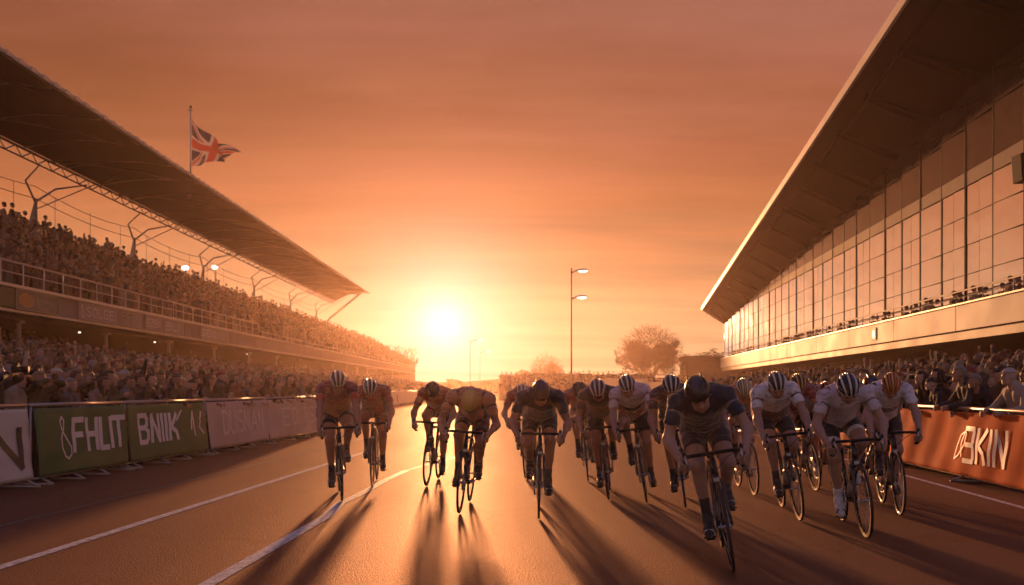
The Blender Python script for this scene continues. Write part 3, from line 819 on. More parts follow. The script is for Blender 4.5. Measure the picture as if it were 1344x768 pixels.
ad_barrier(lb(20.73), lb(24.9), BH, B_pale2, 'pale tan barrier board with faint washed out letters, after the pinkish one', 1, [('EO', 1.0, .42, .42, 1.1, INK_P, .1), ('TSE', 2.7, .42, .4, 1.3, INK_P, .1)])
far_l = [lb(24.93), (-7.2, 33), (-8.6, 41), (-9, 54), (-9.2, 68), (-9.3, 84), (-9.4, 100)]
for i, (a, c) in enumerate(zip(far_l[:-1], far_l[1:])):
    d = Vector(c) - Vector(a); u = d.normalized()*.03
    ad_barrier(Vector(a), Vector(c)-u, BH, B_pale2 if i % 2 else B_pale, ['plain pale barrier board bending away after the lettered left boards', 'plain tan barrier board beside the hazy far left crowd'][min(1, i)], 1)
RBX = lambda y: 5.5 + S_R*y
def rb(y): return (RBX(y), y)
ad_barrier(rb(7.0), rb(15.3), 1.06, B_orange, 'orange barrier board with white reversed letters on the right', -1,
           [('q', 2.8, .34, .40, .34, INK, .055), ('3KIN', 3.1, .32, .46, 1.12, INK, .15)], gap=.1)
yy = 15.33
for i, L_ in enumerate((7.2, 8, 9, 10, 11, 13)):
    ad_barrier(rb(yy), rb(yy+L_-.03), 1.06, B_orange, ['plain orange barrier board behind the right hand riders', 'plain orange barrier board in front of the far right crowd'][min(1, i)], -1, gap=.1); yy += L_
# far end of the straight, closing the view behind the riders
far_e = [(RBX(73.5), 73.8), (8.5, 84), (4, 90), (1.2, 93)]
for a, c in zip(far_e[:-1], far_e[1:]):
    ad_barrier(Vector(a), Vector(c) + (Vector(a)-Vector(c)).normalized()*.03, BH, B_pale, 'pale barrier board across the far end of the straight', -1)
# white hoarding boards standing behind the riders
HB = mat('hoarding_sheet', (.72, .64, .56), .5, var=.08)
HB.node_tree.nodes['Principled BSDF'].inputs['Transmission Weight'].default_value = .0
def see_through(m, k):
    nt = m.node_tree; B = nt.nodes['Principled BSDF']; out = nt.nodes['Material Output']
    tr = nt.nodes.new('ShaderNodeBsdfTranslucent'); mx = nt.nodes.new('ShaderNodeMixShader'); mx.inputs[0].default_value = k
    src = [l.from_socket for l in nt.links if l.to_socket == B.inputs['Base Color']][0]
    nt.links.new(src, tr.inputs['Color']); nt.links.new(B.outputs[0], mx.inputs[1]); nt.links.new(tr.outputs[0], mx.inputs[2]); nt.links.new(mx.outputs[0], out.inputs['Surface'])
see_through(HB, .6)
def hoarding(x, y, w, z0, z1, label, rz=0):
    t = tag(empty('hoarding_board', (x, y, 0), (0, 0, rz)), label, 'board')
    b = MB(); b.box((-w/2, -.03, z0), (w/2, .03, z1)); b.build('panel', HB, t, bevel=.02)
    for sx in (-w/2+.2, w/2-.2):
        b = MB(); b.tube([(sx, .06, 0), (sx, .06, z1)], .04, 8); b.build('post', M['steel'], t)
hoarding(6.0, 47, 3.0, .55, 1.9, 'pale blank board standing beyond the dark riders, left of centre right')
hoarding(8.9, 52, 1.5, .7, 1.75, 'small pale board between two bent riders near the far crowd')
# ------------------------------------------------------------------ street lamps
def street_lamp(x, y, h, arms, label):
    t = tag(empty('street_lamp', (x, y, 0)), label, 'street lamp')
    b = MB(); b.tube([(0, 0, 0), (0, 0, .9), (0, 0, h)], [h*.009, h*.0065, h*.0042], 10); b.build('pole', M['steel'], t, smooth=True)
    for (z, L_, up) in arms:
        b = MB(); b.tube([(0, 0, z-.05), (L_*.5, 0, z+up*.7), (L_, 0, z+up)], h*.005, 8); a = b.build('arm', M['steel'], t, smooth=True)
        b = MB(); b.ball((L_+h*.028, 0, z+up+.02), (h*.040, h*.02, h*.011), 14, 8); hd = b.build('lamp_head', M['pale_steel'], a, smooth=True)
        b = MB(); b.ball((L_+h*.03, 0, z+up-.02*h*.1), (h*.034, h*.018, h*.012), 14, 8); b.build('lamp_lens', M['lamp_glow'], a, smooth=True)  # emission stands in for the low sun mirrored in the lens
    return t
street_lamp(3.48, 50, 8.4, [(8.15, .42, .12), (6.62, .36, .1)], 'tall street lamp with two bright heads in the middle of the view')
street_lamp(-5.25, 107, 7.4, [(7.2, 1.0, .25)], 'small distant lamp just right of the sun, the left of two')
street_lamp(-4.35, 116, 6.4, [(6.2, .9, .2)], 'small distant lamp with bright head, the right of the two by the sun')

# floodlights behind the stand
def floodlight(x, y, z, label):
    t = tag(empty('floodlight', (x, y, 0)), label, 'floodlight')
    b = MB(); b.tube([(0, .2, 0), (0, .2, z+.3)], .09, 8); b.build('mast', M['steel'], t)
    b = MB(); b.ball((0, 0, z), (.34, .2, .2), 12, 8); b.build('lamp_head', M['lamp_glow'], t, smooth=True)
floodlight(-29.4, 76.8, 12.2, 'small round floodlight glowing under the grandstand roof, left of two')
floodlight(-31, 89, 14.0, 'broad floodlight glowing under the grandstand roof, right of two')

# ------------------------------------------------------------------ bare trees
def bare_tree(x, y, h, spread, seed, label, trunk=.22, lev=6, twig_r=.02, fill=0, dome=.55):
    r_ = random.Random(seed)
    t = tag(empty('bare_tree', (x, y, 0), (0, 0, seed)), label, 'tree')
    tb = MB(); cb = MB()
    th = h*.22
    tb.tube([(0, 0, -.1), (.03*h*.1, 0, th*.5), (0, .02*h, th)], [trunk*1.25, trunk, trunk*.85], 10)
    def grow(p, d, L_, r, k):
        n = 3; pts = [p]; q = p; dd = d
        for i in range(n):
            dd = (dd + Vector((r_.uniform(-1, 1), r_.uniform(-1, 1), r_.uniform(-.5, .9)))*.22).normalized()
            q = q + dd*L_/n; pts.append(q)
        B_ = tb if k >= lev-1 else cb
        B_.tube(pts, [r*(1-.35*i/n) for i in range(n+1)], 6 if k > 3 else 3, caps=False)
        if k == 0: return
        for j in range(r_.choice((2, 3, 3, 4)) if k > 2 else 4):
            f = r_.uniform(.45, 1.0); s = pts[min(n, int(f*n)+0)] if f < .99 else q
            ax = Vector((r_.uniform(-1, 1), r_.uniform(-1, 1), r_.uniform(-.35, .75)))
            nd = (dd*.75 + ax.normalized()*.85).normalized()
            e = s + nd*L_*.72
            c = Vector((0, 0, h*.56))
            rel = Vector(((e.x-c.x)/spread, (e.y-c.y)/spread, (e.z-c.z)/(h*.46)))
            sc = .74 if rel.length < 1 else .34
            grow(s, nd, L_*sc*r_.uniform(.85, 1.1), max(twig_r, r*.6), k-1)
    m = 5
    for i in range(m):
        a = 2*PI*i/m + r_.uniform(-.4, .4); up = r_.uniform(.5, 1.1)
        grow(Vector((0, .02*h, th*r_.uniform(.8, 1.0))), Vector((math.cos(a), math.sin(a), up)).normalized(), h*.30, trunk*.55, lev)
    for _ in range(int(fill)):                        # the outermost fine twigs, spread through the crown
        while True:
            q = Vector((r_.uniform(-1, 1), r_.uniform(-1, 1), r_.uniform(-.85, 1)))
            if q.length < 1 - .10*r_.random(): break
        p = Vector((q.x*spread*.86, q.y*spread*.86, h*.57 + q.z*h*.34))
        dd = (q.normalized()*.9 + Vector((r_.uniform(-1, 1), r_.uniform(-1, 1), r_.uniform(-.6, 1)))*.8).normalized()*r_.uniform(.5, 1.4)*h*.06
        m_ = p + dd*.5 + Vector((r_.uniform(-1, 1), r_.uniform(-1, 1), r_.uniform(-1, 1)))*.12
        cb.tube([p, m_, p + dd], [twig_r*.8, twig_r*.7, twig_r*.4], 3, caps=False)
    tb.build('trunk', M['bark'], t, smooth=True); cb.build('crown', M['twig'], t)
    return t
bare_tree(24.4, 150, 13.6, 6.6, 3, 'big round bare tree left of the glass building', trunk=.34, twig_r=.034, fill=3000)
bare_tree(6.6, 165, 9.0, 3.4, 5, 'small bare tree left of the tall street lamp', trunk=.2, lev=4, twig_r=.035, fill=900)
bare_tree(-24.5, 186, 17.0, 4.6, 8, 'pale bare tree beyond the far end of the grandstand', trunk=.22, lev=4, twig_r=.035)
bare_tree(12.6, 172, 5.0, 2.6, 12, 'low bare bush right of the tall street lamp on the skyline', trunk=.14, lev=4, twig_r=.035, fill=900)

# leafy masses: many small faces spread through a volume
def leaf_mass(b, r_, fn, n, size):
    for _ in range(n):
        p = fn(r_); a = r_.uniform(0, 2*PI); s = size*r_.uniform(.5, 1.3)
        u = Vector((math.cos(a), math.sin(a), r_.uniform(-.6, .6))).normalized()*s; w = u.cross(Vector((r_.uniform(-1, 1), r_.uniform(-1, 1), 1))).normalized()*s*.7
        b.quad(p-u, p+w*.6, p+u, p-w*.6)
def hedge():
    t = tag(empty('hedge', (36, 138, 0)), 'tall dark clipped hedge left of the glass building', 'hedge')
    b = MB(); b.box((-8.6, -1.6, 0), (9, 1.6, 6.6)); b.build('core', M['leaf'], t, bevel=.4)
    b = MB(); r_ = random.Random(4)
    def fn(r): 
        x = r.uniform(-9, 9); 
        return Vector((x, r.uniform(-2.1, 2.0), r.uniform(.3, 7.3 + .35*math.sin(x*1.3) + .3*math.sin(x*3.1) - (.9 if x < -7 else 0))))
    leaf_mass(b, r_, fn, 7000, .28); b.build('foliage', M['leaf'], t)
hedge()
def woodland():
    b = MB(); r_ = random.Random(9)
    prof = lambda x: 3.0 + 1.3*math.sin(x*.13+1) + .9*math.sin(x*.31) + .6*math.sin(x*.83) + (1.5 if x > 8 else 0)
    def fn(r):
        x = r.uniform(-75, 95); z = prof(x)
        return Vector((x, 195 + r.uniform(-6, 6), r.uniform(0, 1)**.7*max(1, z)))
    leaf_mass(b, r_, fn, 16000, .6)
    o = b.build('woodland', M['leaf']); tag(o, 'low dark line of trees along the horizon', 'woodland', kind='stuff')
woodland()
g = MB()
xs = [-400 + 20*i for i in range(41)]
zh = lambda x: 9 + 4*math.sin(x*.011+.5) + 2*math.sin(x*.037)
for a, c in zip(xs[:-1], xs[1:]): g.quad((a, 700, -1), (c, 700, -1), (c, 740, zh(c)), (a, 740, zh(a))); g.quad((a, 740, zh(a)), (c, 740, zh(c)), (c, 900, -1), (a, 900, -1))
tag(g.build('hills', M['leaf']), kind='structure')
LSTEP = .115; RSTEP = .10
# raised banks for the spectators
g = MB()
for i in range(12):
    x0 = -9.2 - i*.75; z = .02 + i*LSTEP
    g.box((x0-.75, 8, -.02), (x0, 126, z))
for i in range(5): g.box((-18.95-.7*i-.05, 26, -.02), (-18.25-.7*i-.05, 41, 1.15+.32*i))
tag(g.build('terrace', M['terrace']), kind='structure')
g = MB()
for i in range(9):
    o0 = 3.0 + i*.85; z = .02 + i*RSTEP
    g.prism((RBX(8)+o0, 8), (RBX(100)+o0, 100), -.02, z, 0, -.85)
tag(g.build('terrace', M['terrace']), kind='structure')
g = MB()
for i in range(7):
    g.box((-1.5, 96+i*1.1, -.02), (19, 97.1+i*1.1, .1 + i*.26))
tag(g.build('terrace', M['terrace']), kind='structure')
# ------------------------------------------------------------------ bodies: one continuous surface from a blended distance field
class Field:
    def __init__(self, lo, hi, h):
        self.h = h; self.lo = np.array(lo, float)
        self.n = np.ceil((np.array(hi, float) - self.lo)/h).astype(int) + 1
        self.F = np.full(self.n, 1.0, np.float32); self.raw = np.full(self.n, 1.0, np.float32)
        self.tag = np.zeros(self.n, np.int16); self.t = np.zeros(self.n, np.float32)
        self.names = ['']
    def _box(self, lo, hi):
        i0 = np.clip(np.floor((np.array(lo) - self.lo)/self.h).astype(int), 0, self.n); i1 = np.clip(np.ceil((np.array(hi) - self.lo)/self.h).astype(int)+1, 0, self.n)
        ax = [self.lo[k] + self.h*np.arange(i0[k], i1[k]) for k in range(3)]
        sl = tuple(slice(i0[k], i1[k]) for k in range(3))
        return sl, ax
    def _merge(self, sl, d, t, name, k):
        if d.size == 0: return
        if name not in self.names: self.names.append(name)
        tg = self.names.index(name)
        F = self.F[sl]; raw = self.raw[sl]
        m = d < raw
        raw[m] = d[m]; self.tag[sl][m] = tg
        self.t[sl][m] = (t if np.ndim(t) == 0 else t[m])
        hh = np.clip(.5 + .5*(F - d)/k, 0, 1)
        F[...] = F*(1-hh) + d*hh - k*hh*(1-hh)
    def cap(self, a, b, ra, rb, name, k=.02):
        a = np.array(a, float); b = np.array(b, float); r = max(ra, rb) + k + 3*self.h
        sl, ax = self._box(np.minimum(a, b) - r, np.maximum(a, b) + r)
        X, Y, Z = np.meshgrid(*ax, indexing='ij', sparse=True)
        ab = b - a; L2 = max(1e-9, float(ab @ ab))
        t = np.clip(((X-a[0])*ab[0] + (Y-a[1])*ab[1] + (Z-a[2])*ab[2])/L2, 0, 1).astype(np.float32)
        d = np.sqrt((X-a[0]-t*ab[0])**2 + (Y-a[1]-t*ab[1])**2 + (Z-a[2]-t*ab[2])**2) - (ra + t*(rb-ra))
        self._merge(sl, d.astype(np.float32), t, name, k)
    def ell(self, c, r, name, R=None, k=.02, t=0.5):
        c = np.array(c, float); r = np.array(r, float); m = r.max() + k + 3*self.h
        sl, ax = self._box(c - m, c + m)
        X, Y, Z = np.meshgrid(*ax, indexing='ij')
        P = np.stack([X-c[0], Y-c[1], Z-c[2]], -1)
        if R is not None: P = P @ np.array(R)          # columns of R = the ellipsoid's axes
        q = np.sqrt(((P/r)**2).sum(-1)); q2 = np.sqrt(((P/(r*r))**2).sum(-1)) + 1e-9
        d = q*(q-1)/q2
        self._merge(sl, d.astype(np.float32), np.float32(t), name, k)
    def mesh(self):
        """surface nets"""
        F = self.F; n = self.n
        s = F < 0
        c = [(i, j, k) for i in (0, 1) for j in (0, 1) for k in (0, 1)]
        S = lambda A, o: A[o[0]:n[0]-1+o[0], o[1]:n[1]-1+o[1], o[2]:n[2]-1+o[2]]
        cnt = sum(S(s, o).astype(np.int8) for o in c)
        act = (cnt > 0) & (cnt < 8)
        idx = np.argwhere(act)
        vals = np.stack([S(F, o)[act] for o in c], 1); C = np.array(c, float)
        acc = np.zeros((len(idx), 3)); num = np.zeros(len(idx))
        for a in range(8):
            for b in range(a+1, 8):
                if sum(abs(C[a]-C[b])) != 1: continue
                m = (vals[:, a] < 0) != (vals[:, b] < 0)
                t = vals[m, a]/(vals[m, a]-vals[m, b])
                acc[m] += C[a] + (C[b]-C[a])*t[:, None]; num[m] += 1
        loc = acc/num[:, None]
        V = self.lo + (idx + loc)*self.h
        ids = np.full(act.shape, -1, np.int64); ids[act] = np.arange(len(idx))
        fs = []
        for ax in range(3):
            o1, o2 = [(1, 2), (2, 0), (0, 1)][ax]
            sa = np.take(s, range(0, n[ax]-1), ax); sb = np.take(s, range(1, n[ax]), ax)
            for flip in (False, True):
                E = np.argwhere((sa & ~sb) if not flip else (~sa & sb))
                E = E[(E[:, o1] > 0) & (E[:, o2] > 0) & (E[:, o1] < n[o1]-1) & (E[:, o2] < n[o2]-1)]
                q = []
                for d1, d2 in ((1, 1), (0, 1), (0, 0), (1, 0)):
                    e = E.copy(); e[:, o1] -= d1; e[:, o2] -= d2
                    q.append(ids[e[:, 0], e[:, 1], e[:, 2]])
                q = np.stack(q, 1)
                fs.append(q[:, ::-1] if flip else q)
        Q = np.concatenate(fs); Q = Q[(Q >= 0).all(1)]
        ci = np.rint(idx + loc).astype(int)
        tg = self.tag[ci[:, 0], ci[:, 1], ci[:, 2]]; tt = self.t[ci[:, 0], ci[:, 1], ci[:, 2]]
        return V, Q, np.array(self.names, dtype=object)[tg], tt

def np_mesh(name, V, Q, mats, parent=None, mi=None, smooth=True):
    me = bpy.data.meshes.new(name)
    V = np.asarray(V, np.float32); Q = np.asarray(Q, np.int32)
    me.vertices.add(len(V)); me.vertices.foreach_set('co', V.ravel())
    k = Q.shape[1]
    me.loops.add(Q.size); me.loops.foreach_set('vertex_index', Q.ravel())
    me.polygons.add(len(Q)); me.polygons.foreach_set('loop_start', np.arange(0, Q.size, k, dtype=np.int32)); me.polygons.foreach_set('loop_total', np.full(len(Q), k, np.int32))
    for m in (mats if isinstance(mats, (list, tuple)) else [mats]): me.materials.append(m)
    if mi is not None: me.polygons.foreach_set('material_index', np.asarray(mi, np.int32))
    if smooth: me.polygons.foreach_set('use_smooth', np.ones(len(Q), bool))
    me.update(calc_edges=True); me.validate()
    o = bpy.data.objects.new(name, me); COL.objects.link(o)
    if parent is not None: o.parent = parent
    return o

def vnormals(V, Q):
    N = np.zeros_like(V)
    a = V[Q[:, 2]] - V[Q[:, 0]]; b = V[Q[:, 3]] - V[Q[:, 1]]
    fn = np.cross(a, b)
    for i in range(4): np.add.at(N, Q[:, i], fn)
    return N/(np.linalg.norm(N, axis=1)[:, None] + 1e-12)

def garment(V, Q, N, mask, off, relax=2):
    """faces of the body inside mask, lifted off the skin and closed at the hems"""
    q = Q[mask[Q].all(1)]
    use, inv = np.unique(q, return_inverse=True); q = inv.reshape(q.shape)
    P = V[use].copy(); n = N[use]
    # boundary verts get relaxed along the hem
    e = np.concatenate([q[:, [0, 1]], q[:, [1, 2]], q[:, [2, 3]], q[:, [3, 0]]])
    key = np.sort(e, 1); u, first, cnt = np.unique(key, axis=0, return_index=True, return_counts=True)
    be = e[first[cnt == 1]]
    outer = P + n*off
    for _ in range(relax*3):
        acc = np.zeros_like(outer); num = np.zeros(len(outer))
        for a, b in ((0, 1), (1, 0)):
            np.add.at(acc, be[:, a], outer[be[:, b]]); np.add.at(num, be[:, a], 1)
        m = num > 0; outer[m] = .5*outer[m] + .5*acc[m]/num[m][:, None]
    k = len(P)
    hem = np.stack([be[:, 1], be[:, 0], be[:, 0]+k, be[:, 1]+k], 1)
    return np.concatenate([outer, P + n*.0006]), np.concatenate([q, hem])

def sided(name, V, Q, N, mask, off, m, parent):
    for s in (-1, 1):
        k = mask & (V[:, 0]*s > 0)
        if k.sum() < 12: continue
        gv, gq = garment(V, Q, N, k, off)
        if len(gq): np_mesh(name, gv, gq, m, parent)

def unit(v): v = np.array(v, float); return v/np.linalg.norm(v)
def ik(a, b, l1, l2, pole):
    a = np.array(a, float); b = np.array(b, float); d = b - a; D = np.linalg.norm(d); u = d/D
    D = min(D, (l1+l2)*.9995)
    x = (l1*l1 - l2*l2 + D*D)/(2*D); h = math.sqrt(max(0, l1*l1 - x*x))
    p = np.array(pole, float); p = p - u*(p @ u); p = p/np.linalg.norm(p)
    return a + u*x + p*h

# ------------------------------------------------------------------ shared head, hand, shoe and helmet shapes
def head_shape(h=.0048):
    f = Field((-.11, -.16, -.20), (.11, .15, .15), h)
    f.ell((0, -.012, .025), (.075, .096, .098), 'head', k=.02)
    f.ell((0, .03, -.035), (.058, .062, .07), 'face', k=.03)
    f.cap((-.03, .045, -.078), (.03, .045, -.078), .032, .032, 'face', k=.025)
    f.ell((0, .072, -.098), (.024, .02, .018), 'face', k=.02)
    f.cap((0, .092, .008), (0, .110, -.028), .009, .013, 'face', k=.012)
    f.cap((-.012, .097, -.032), (.012, .097, -.032), .008, .008, 'face', k=.01)
    f.cap((-.042, .078, .024), (.042, .078, .024), .012, .012, 'face', k=.012)
    f.ell((-.043, .066, -.028), (.02, .016, .018), 'face', k=.02); f.ell((.043, .066, -.028), (.02, .016, .018), 'face', k=.02)
    f.cap((-.02, .087, -.061), (.02, .087, -.061), .0055, .0055, 'lips', k=.006)
    f.cap((-.017, .085, -.071), (.017, .085, -.071), .006, .006, 'lips', k=.006)
    for s in (-1, 1): f.ell((s*.077, -.012, -.012), (.010, .022, .032), 'ear', k=.008)
    f.cap((0, -.03, -.05), (0, -.055, -.175), .054, .056, 'neck', k=.025)
    return f.mesh()
def hand_shape(h=.0042):
    """right hand closed round a bar: wrist at the origin, +y to the knuckles, +z the back of the hand, thumb at -x"""
    f = Field((-.075, -.05, -.10), (.065, .14, .05), h)
    f.cap((0, -.035, 0), (0, .01, 0), .026, .027, 'hand', k=.02)
    for x in (-.026, -.009, .009, .026): f.cap((x*.7, .012, -.002), (x, .082, .004), .015, .0125, 'hand', k=.010)
    for x, s in ((-.031, .96), (-.0105, 1.06), (.0105, 1.0), (.031, .84)):
        r = .0088 if abs(x) < .02 else .0082
        a = (x, .086, .003); b = (x*1.04, .086+.032*s, -.020*s-.004); c = (x*1.04, .086+.024*s, -.052*s); d = (x*1.0, .086-.004*s, -.064*s)
        f.cap(a, b, r*1.12, r, 'finger', k=.003); f.cap(b, c, r, r*.93, 'finger', k=.003); f.cap(c, d, r*.93, r*.8, 'finger', k=.003)
    f.cap((-.022, .018, -.008), (-.044, .05, -.026), .015, .0115, 'thumb', k=.010)
    f.cap((-.044, .05, -.026), (-.042, .078, -.046), .0112, .0095, 'thumb', k=.004)
    f.cap((-.042, .078, -.046), (-.026, .094, -.058), .0095, .008, 'thumb', k=.004)
    return f.mesh()
def shoe_shape(h=.006):
    """cycling shoe: pedal axle at the origin, toe along +y, sole at z=.012"""
    f = Field((-.07, -.22, -.02), (.07, .12, .16), h)
    f.cap((0, -.15, .048), (0, -.02, .044), .034, .040, 'shoe', k=.03)
    f.cap((0, -.02, .042), (.004, .062, .034), .040, .027, 'shoe', k=.03)
    f.cap((0, -.135, .06), (0, -.10, .105), .036, .040, 'shoe', k=.03)
    f.cap((0, -.09, .085), (0, .0, .06), .036, .032, 'shoe', k=.03)
    V, Q, t, _ = f.mesh()
    V[:, 2] = np.maximum(V[:, 2], .013)
    return V, Q, t, _
HEAD = head_shape(); HAND = hand_shape(); SHOE = shoe_shape()

M['skin'] = mat('skin', (0.40, 0.215, 0.145), 0.4, var=.12, scale=7, bump=.06, bscale=90, sheen=.3)
M['skin_dark'] = mat('tan_skin', (0.36, 0.155, 0.082), 0.4, var=.12, scale=7, bump=.06, bscale=90, sheen=.3)
M['lips'] = mat('lips', (0.34, 0.13, 0.105), 0.45, var=.1)
M['hair'] = mat('dark_hair', (0.03, 0.02, 0.015), .6, var=.4, scale=40, bump=.5, bscale=150)
M['eye'] = mat('eye', (0.05, 0.04, 0.035), .15, var=.1)
M['lens'] = mat('sunglass_lens', (0.02, 0.018, 0.018), .12, var=.1)
def cloth(name, col, rough=.62):
    m = mat(name, col, rough, var=.16, scale=5, bump=.9, bscale=17, sheen=.7)
    if 'jersey' in name:                 # broken-up print over the fabric
        nt = m.node_tree; N = nt.nodes; L = nt.links; B = N['Principled BSDF']
        src = [l.from_socket for l in L if l.to_socket == B.inputs['Base Color']][0]
        tc = N.new('ShaderNodeTexCoord'); mp = N.new('ShaderNodeMapping'); mp.inputs['Scale'].default_value = (1, 2.6, 2.6); L.new(tc.outputs['Object'], mp.inputs['Vector'])
        nz = N.new('ShaderNodeTexVoronoi'); nz.inputs['Scale'].default_value = 15; nz.distance = 'CHEBYCHEV'; L.new(mp.outputs[0], nz.inputs['Vector'])
        sp = N.new('ShaderNodeSeparateColor'); L.new(nz.outputs['Color'], sp.inputs[0])
        gt = N.new('ShaderNodeMath'); gt.operation = 'GREATER_THAN'; gt.inputs[1].default_value = .80; L.new(sp.outputs[0], gt.inputs[0])
        mf = N.new('ShaderNodeMath'); mf.operation = 'MULTIPLY'; mf.inputs[1].default_value = .35; L.new(gt.outputs[0], mf.inputs[0])
        mx = N.new('ShaderNodeMix'); mx.data_type = 'RGBA'; L.new(mf.outputs[0], mx.inputs[0]); L.new(src, mx.inputs[6])
        mx.inputs[7].default_value = (.10, .05, .05, 1) if max(col) > .35 else (.45, .33, .28, 1)
        L.new(mx.outputs[2], B.inputs['Base Color'])
    return m
CL = {'black': cloth('black_lycra', (.018, .018, .022)), 'navy': cloth('navy_lycra', (.022, .025, .04)), 'white': cloth('white_jersey', (.74, .68, .70)),
      'pale_pink': cloth('pale_pink_jersey', (.66, .52, .54)), 'red': cloth('rust_red_jersey', (.50, .075, .025)), 'brown': cloth('brown_jersey', (.12, .05, .032)),
      'maroon': cloth('maroon_jersey', (.24, .035, .022)), 'grey': cloth('grey_jersey', (.20, .17, .16)), 'tan': cloth('flare_tan_jersey', (.58, .22, .09)),  # tan jersey pushed to orange, carrying the sun flare in its colour
      'sock': cloth('dark_sock', (.03, .03, .035)), 'shoe_dark': mat('dark_shoe', (.025, .024, .026), .4, var=.3, scale=18, bump=.3, bscale=40),
      'shoe_white': mat('white_shoe', (.58, .54, .5), .42, var=.25, scale=18, bump=.3, bscale=40)}
HM = {'black': mat('black_helmet_shell', (.016, .016, .018), .28, var=.2, coat=.5), 'white': mat('white_helmet_shell', (.66, .60, .56), .32, var=.08, coat=.3),
      'red': mat('red_helmet_shell', (.52, .07, .03), .3, var=.1, coat=.4), 'yellow': mat('yellow_helmet_shell', (.60, .36, .08), .32, var=.1, coat=.3),
      'foam': mat('helmet_foam', (.02, .019, .019), .8, var=.3, scale=20)}

def helmet_mesh(parent, Mh, style, main, second):
    """Mh: head frame. style 'ribbed': lengthwise ribs over a dark liner; 'aero': smooth closed shell"""
    ax = np.array((.096, .130, .105)); c = np.array((0, -.018, .040))
    def pt(a, e, s):    # a: azimuth round the head from the front, e: elevation
        p = np.array((math.cos(e)*math.sin(a), math.cos(e)*math.cos(a), math.sin(e)))*ax*s + c
        if p[1] < c[1]: p[2] -= .12*(c[1]-p[1])*max(0, 1-math.sin(e))     # drops behind the ears
        return tuple(p)
    def rim(a): return math.radians(2 - 10*max(0, -math.cos(a)) - 7*abs(math.sin(a)))
    def shell(s, n=40, m=14, bump_fn=None, hi=PI/2):
        b = MB()
        for j in range(m):
            for i in range(n):
                q = []
                for (ii, jj) in ((i, j), (i+1, j), (i+1, j+1), (i, j+1)):
                    a = 2*PI*ii/n; e = rim(a) + (hi - rim(a))*jj/m
                    q.append(pt(a, e, s))
                b.quad(*q)
        # rim thickness
        for i in range(n):
            a0, a1 = 2*PI*i/n, 2*PI*(i+1)/n
            b.quad(pt(a0, rim(a0), s*.90), pt(a1, rim(a1), s*.90), pt(a1, rim(a1), s), pt(a0, rim(a0), s))
        return b
    t4 = lambda b: [tuple((Mh @ Vector(p))) for p in b.v]
    def put(b, name, m, par, smooth=True):
        return link_mesh(name, t4(b), b.f, m, par, smooth)
    if style == 'aero':
        h = put(shell(1.0), 'helmet', HM[main], parent)
        b = MB(); n = 24
        for i in range(n):
            a0 = -1.25 + 2.5*i/n; a1 = -1.25 + 2.5*(i+1)/n
            b.quad(pt(a0, rim(a0)-.03, 1.012), pt(a1, rim(a1)-.03, 1.012), pt(a1, rim(a1)+.12, 1.012), pt(a0, rim(a0)+.12, 1.012))
        put(b, 'rim_band', HM['foam'], h)
        b = MB()
        for x in (-.045, .045): b.tube([(x, .075, .125), (x*1.15, -.02, .148), (x*1.1, -.11, .115)], .007, 6)
        put(b, 'ridge', HM[main], h)
    else:
        h = put(shell(.93), 'helmet', HM['foam'], parent)
        ribs = 7
        for k in range(ribs):
            u = -1 + 2*k/(ribs-1); b = MB(); P = []
            for j in range(17):
                th = math.radians(4 + 172*j/16)           # front rim over the crown to the back
                y = math.cos(th); z = math.sin(th); w = u*.94
                sx = w*(.55 + .45*z)
                k2 = math.sqrt(max(.02, 1 - sx*sx))
                p = np.array((sx, y*k2, z*k2))*ax*.985 + c
                if p[1] < c[1]: p[2] -= .12*(c[1]-p[1])*max(0, 1-z*k2)
                P.append(tuple(p))
            b.tube(P, [.006 + .0055*math.sin(PI*j/16) for j in range(17)], 7)
            put(b, 'rib', HM[main if k % 2 == 0 else second], h)
        b = MB(); n = 48
        for i in range(n):
            a0, a1 = 2*PI*i/n, 2*PI*(i+1)/n
            b.quad(pt(a0, rim(a0)-.02, .985), pt(a1, rim(a1)-.02, .985), pt(a1, rim(a1)+.14, .985), pt(a0, rim(a0)+.14, .985))
        put(b, 'rim_band', HM[second if second != 'black' else main], h)
    b = MB()
    for s in (-1, 1): b.tube([(s*.078, .03, .03), (s*.072, .015, -.05), (s*.03, .05, -.112), (0, .062, -.12)], .0035, 4)
    put(b, 'strap', M['black'], h)
    return h

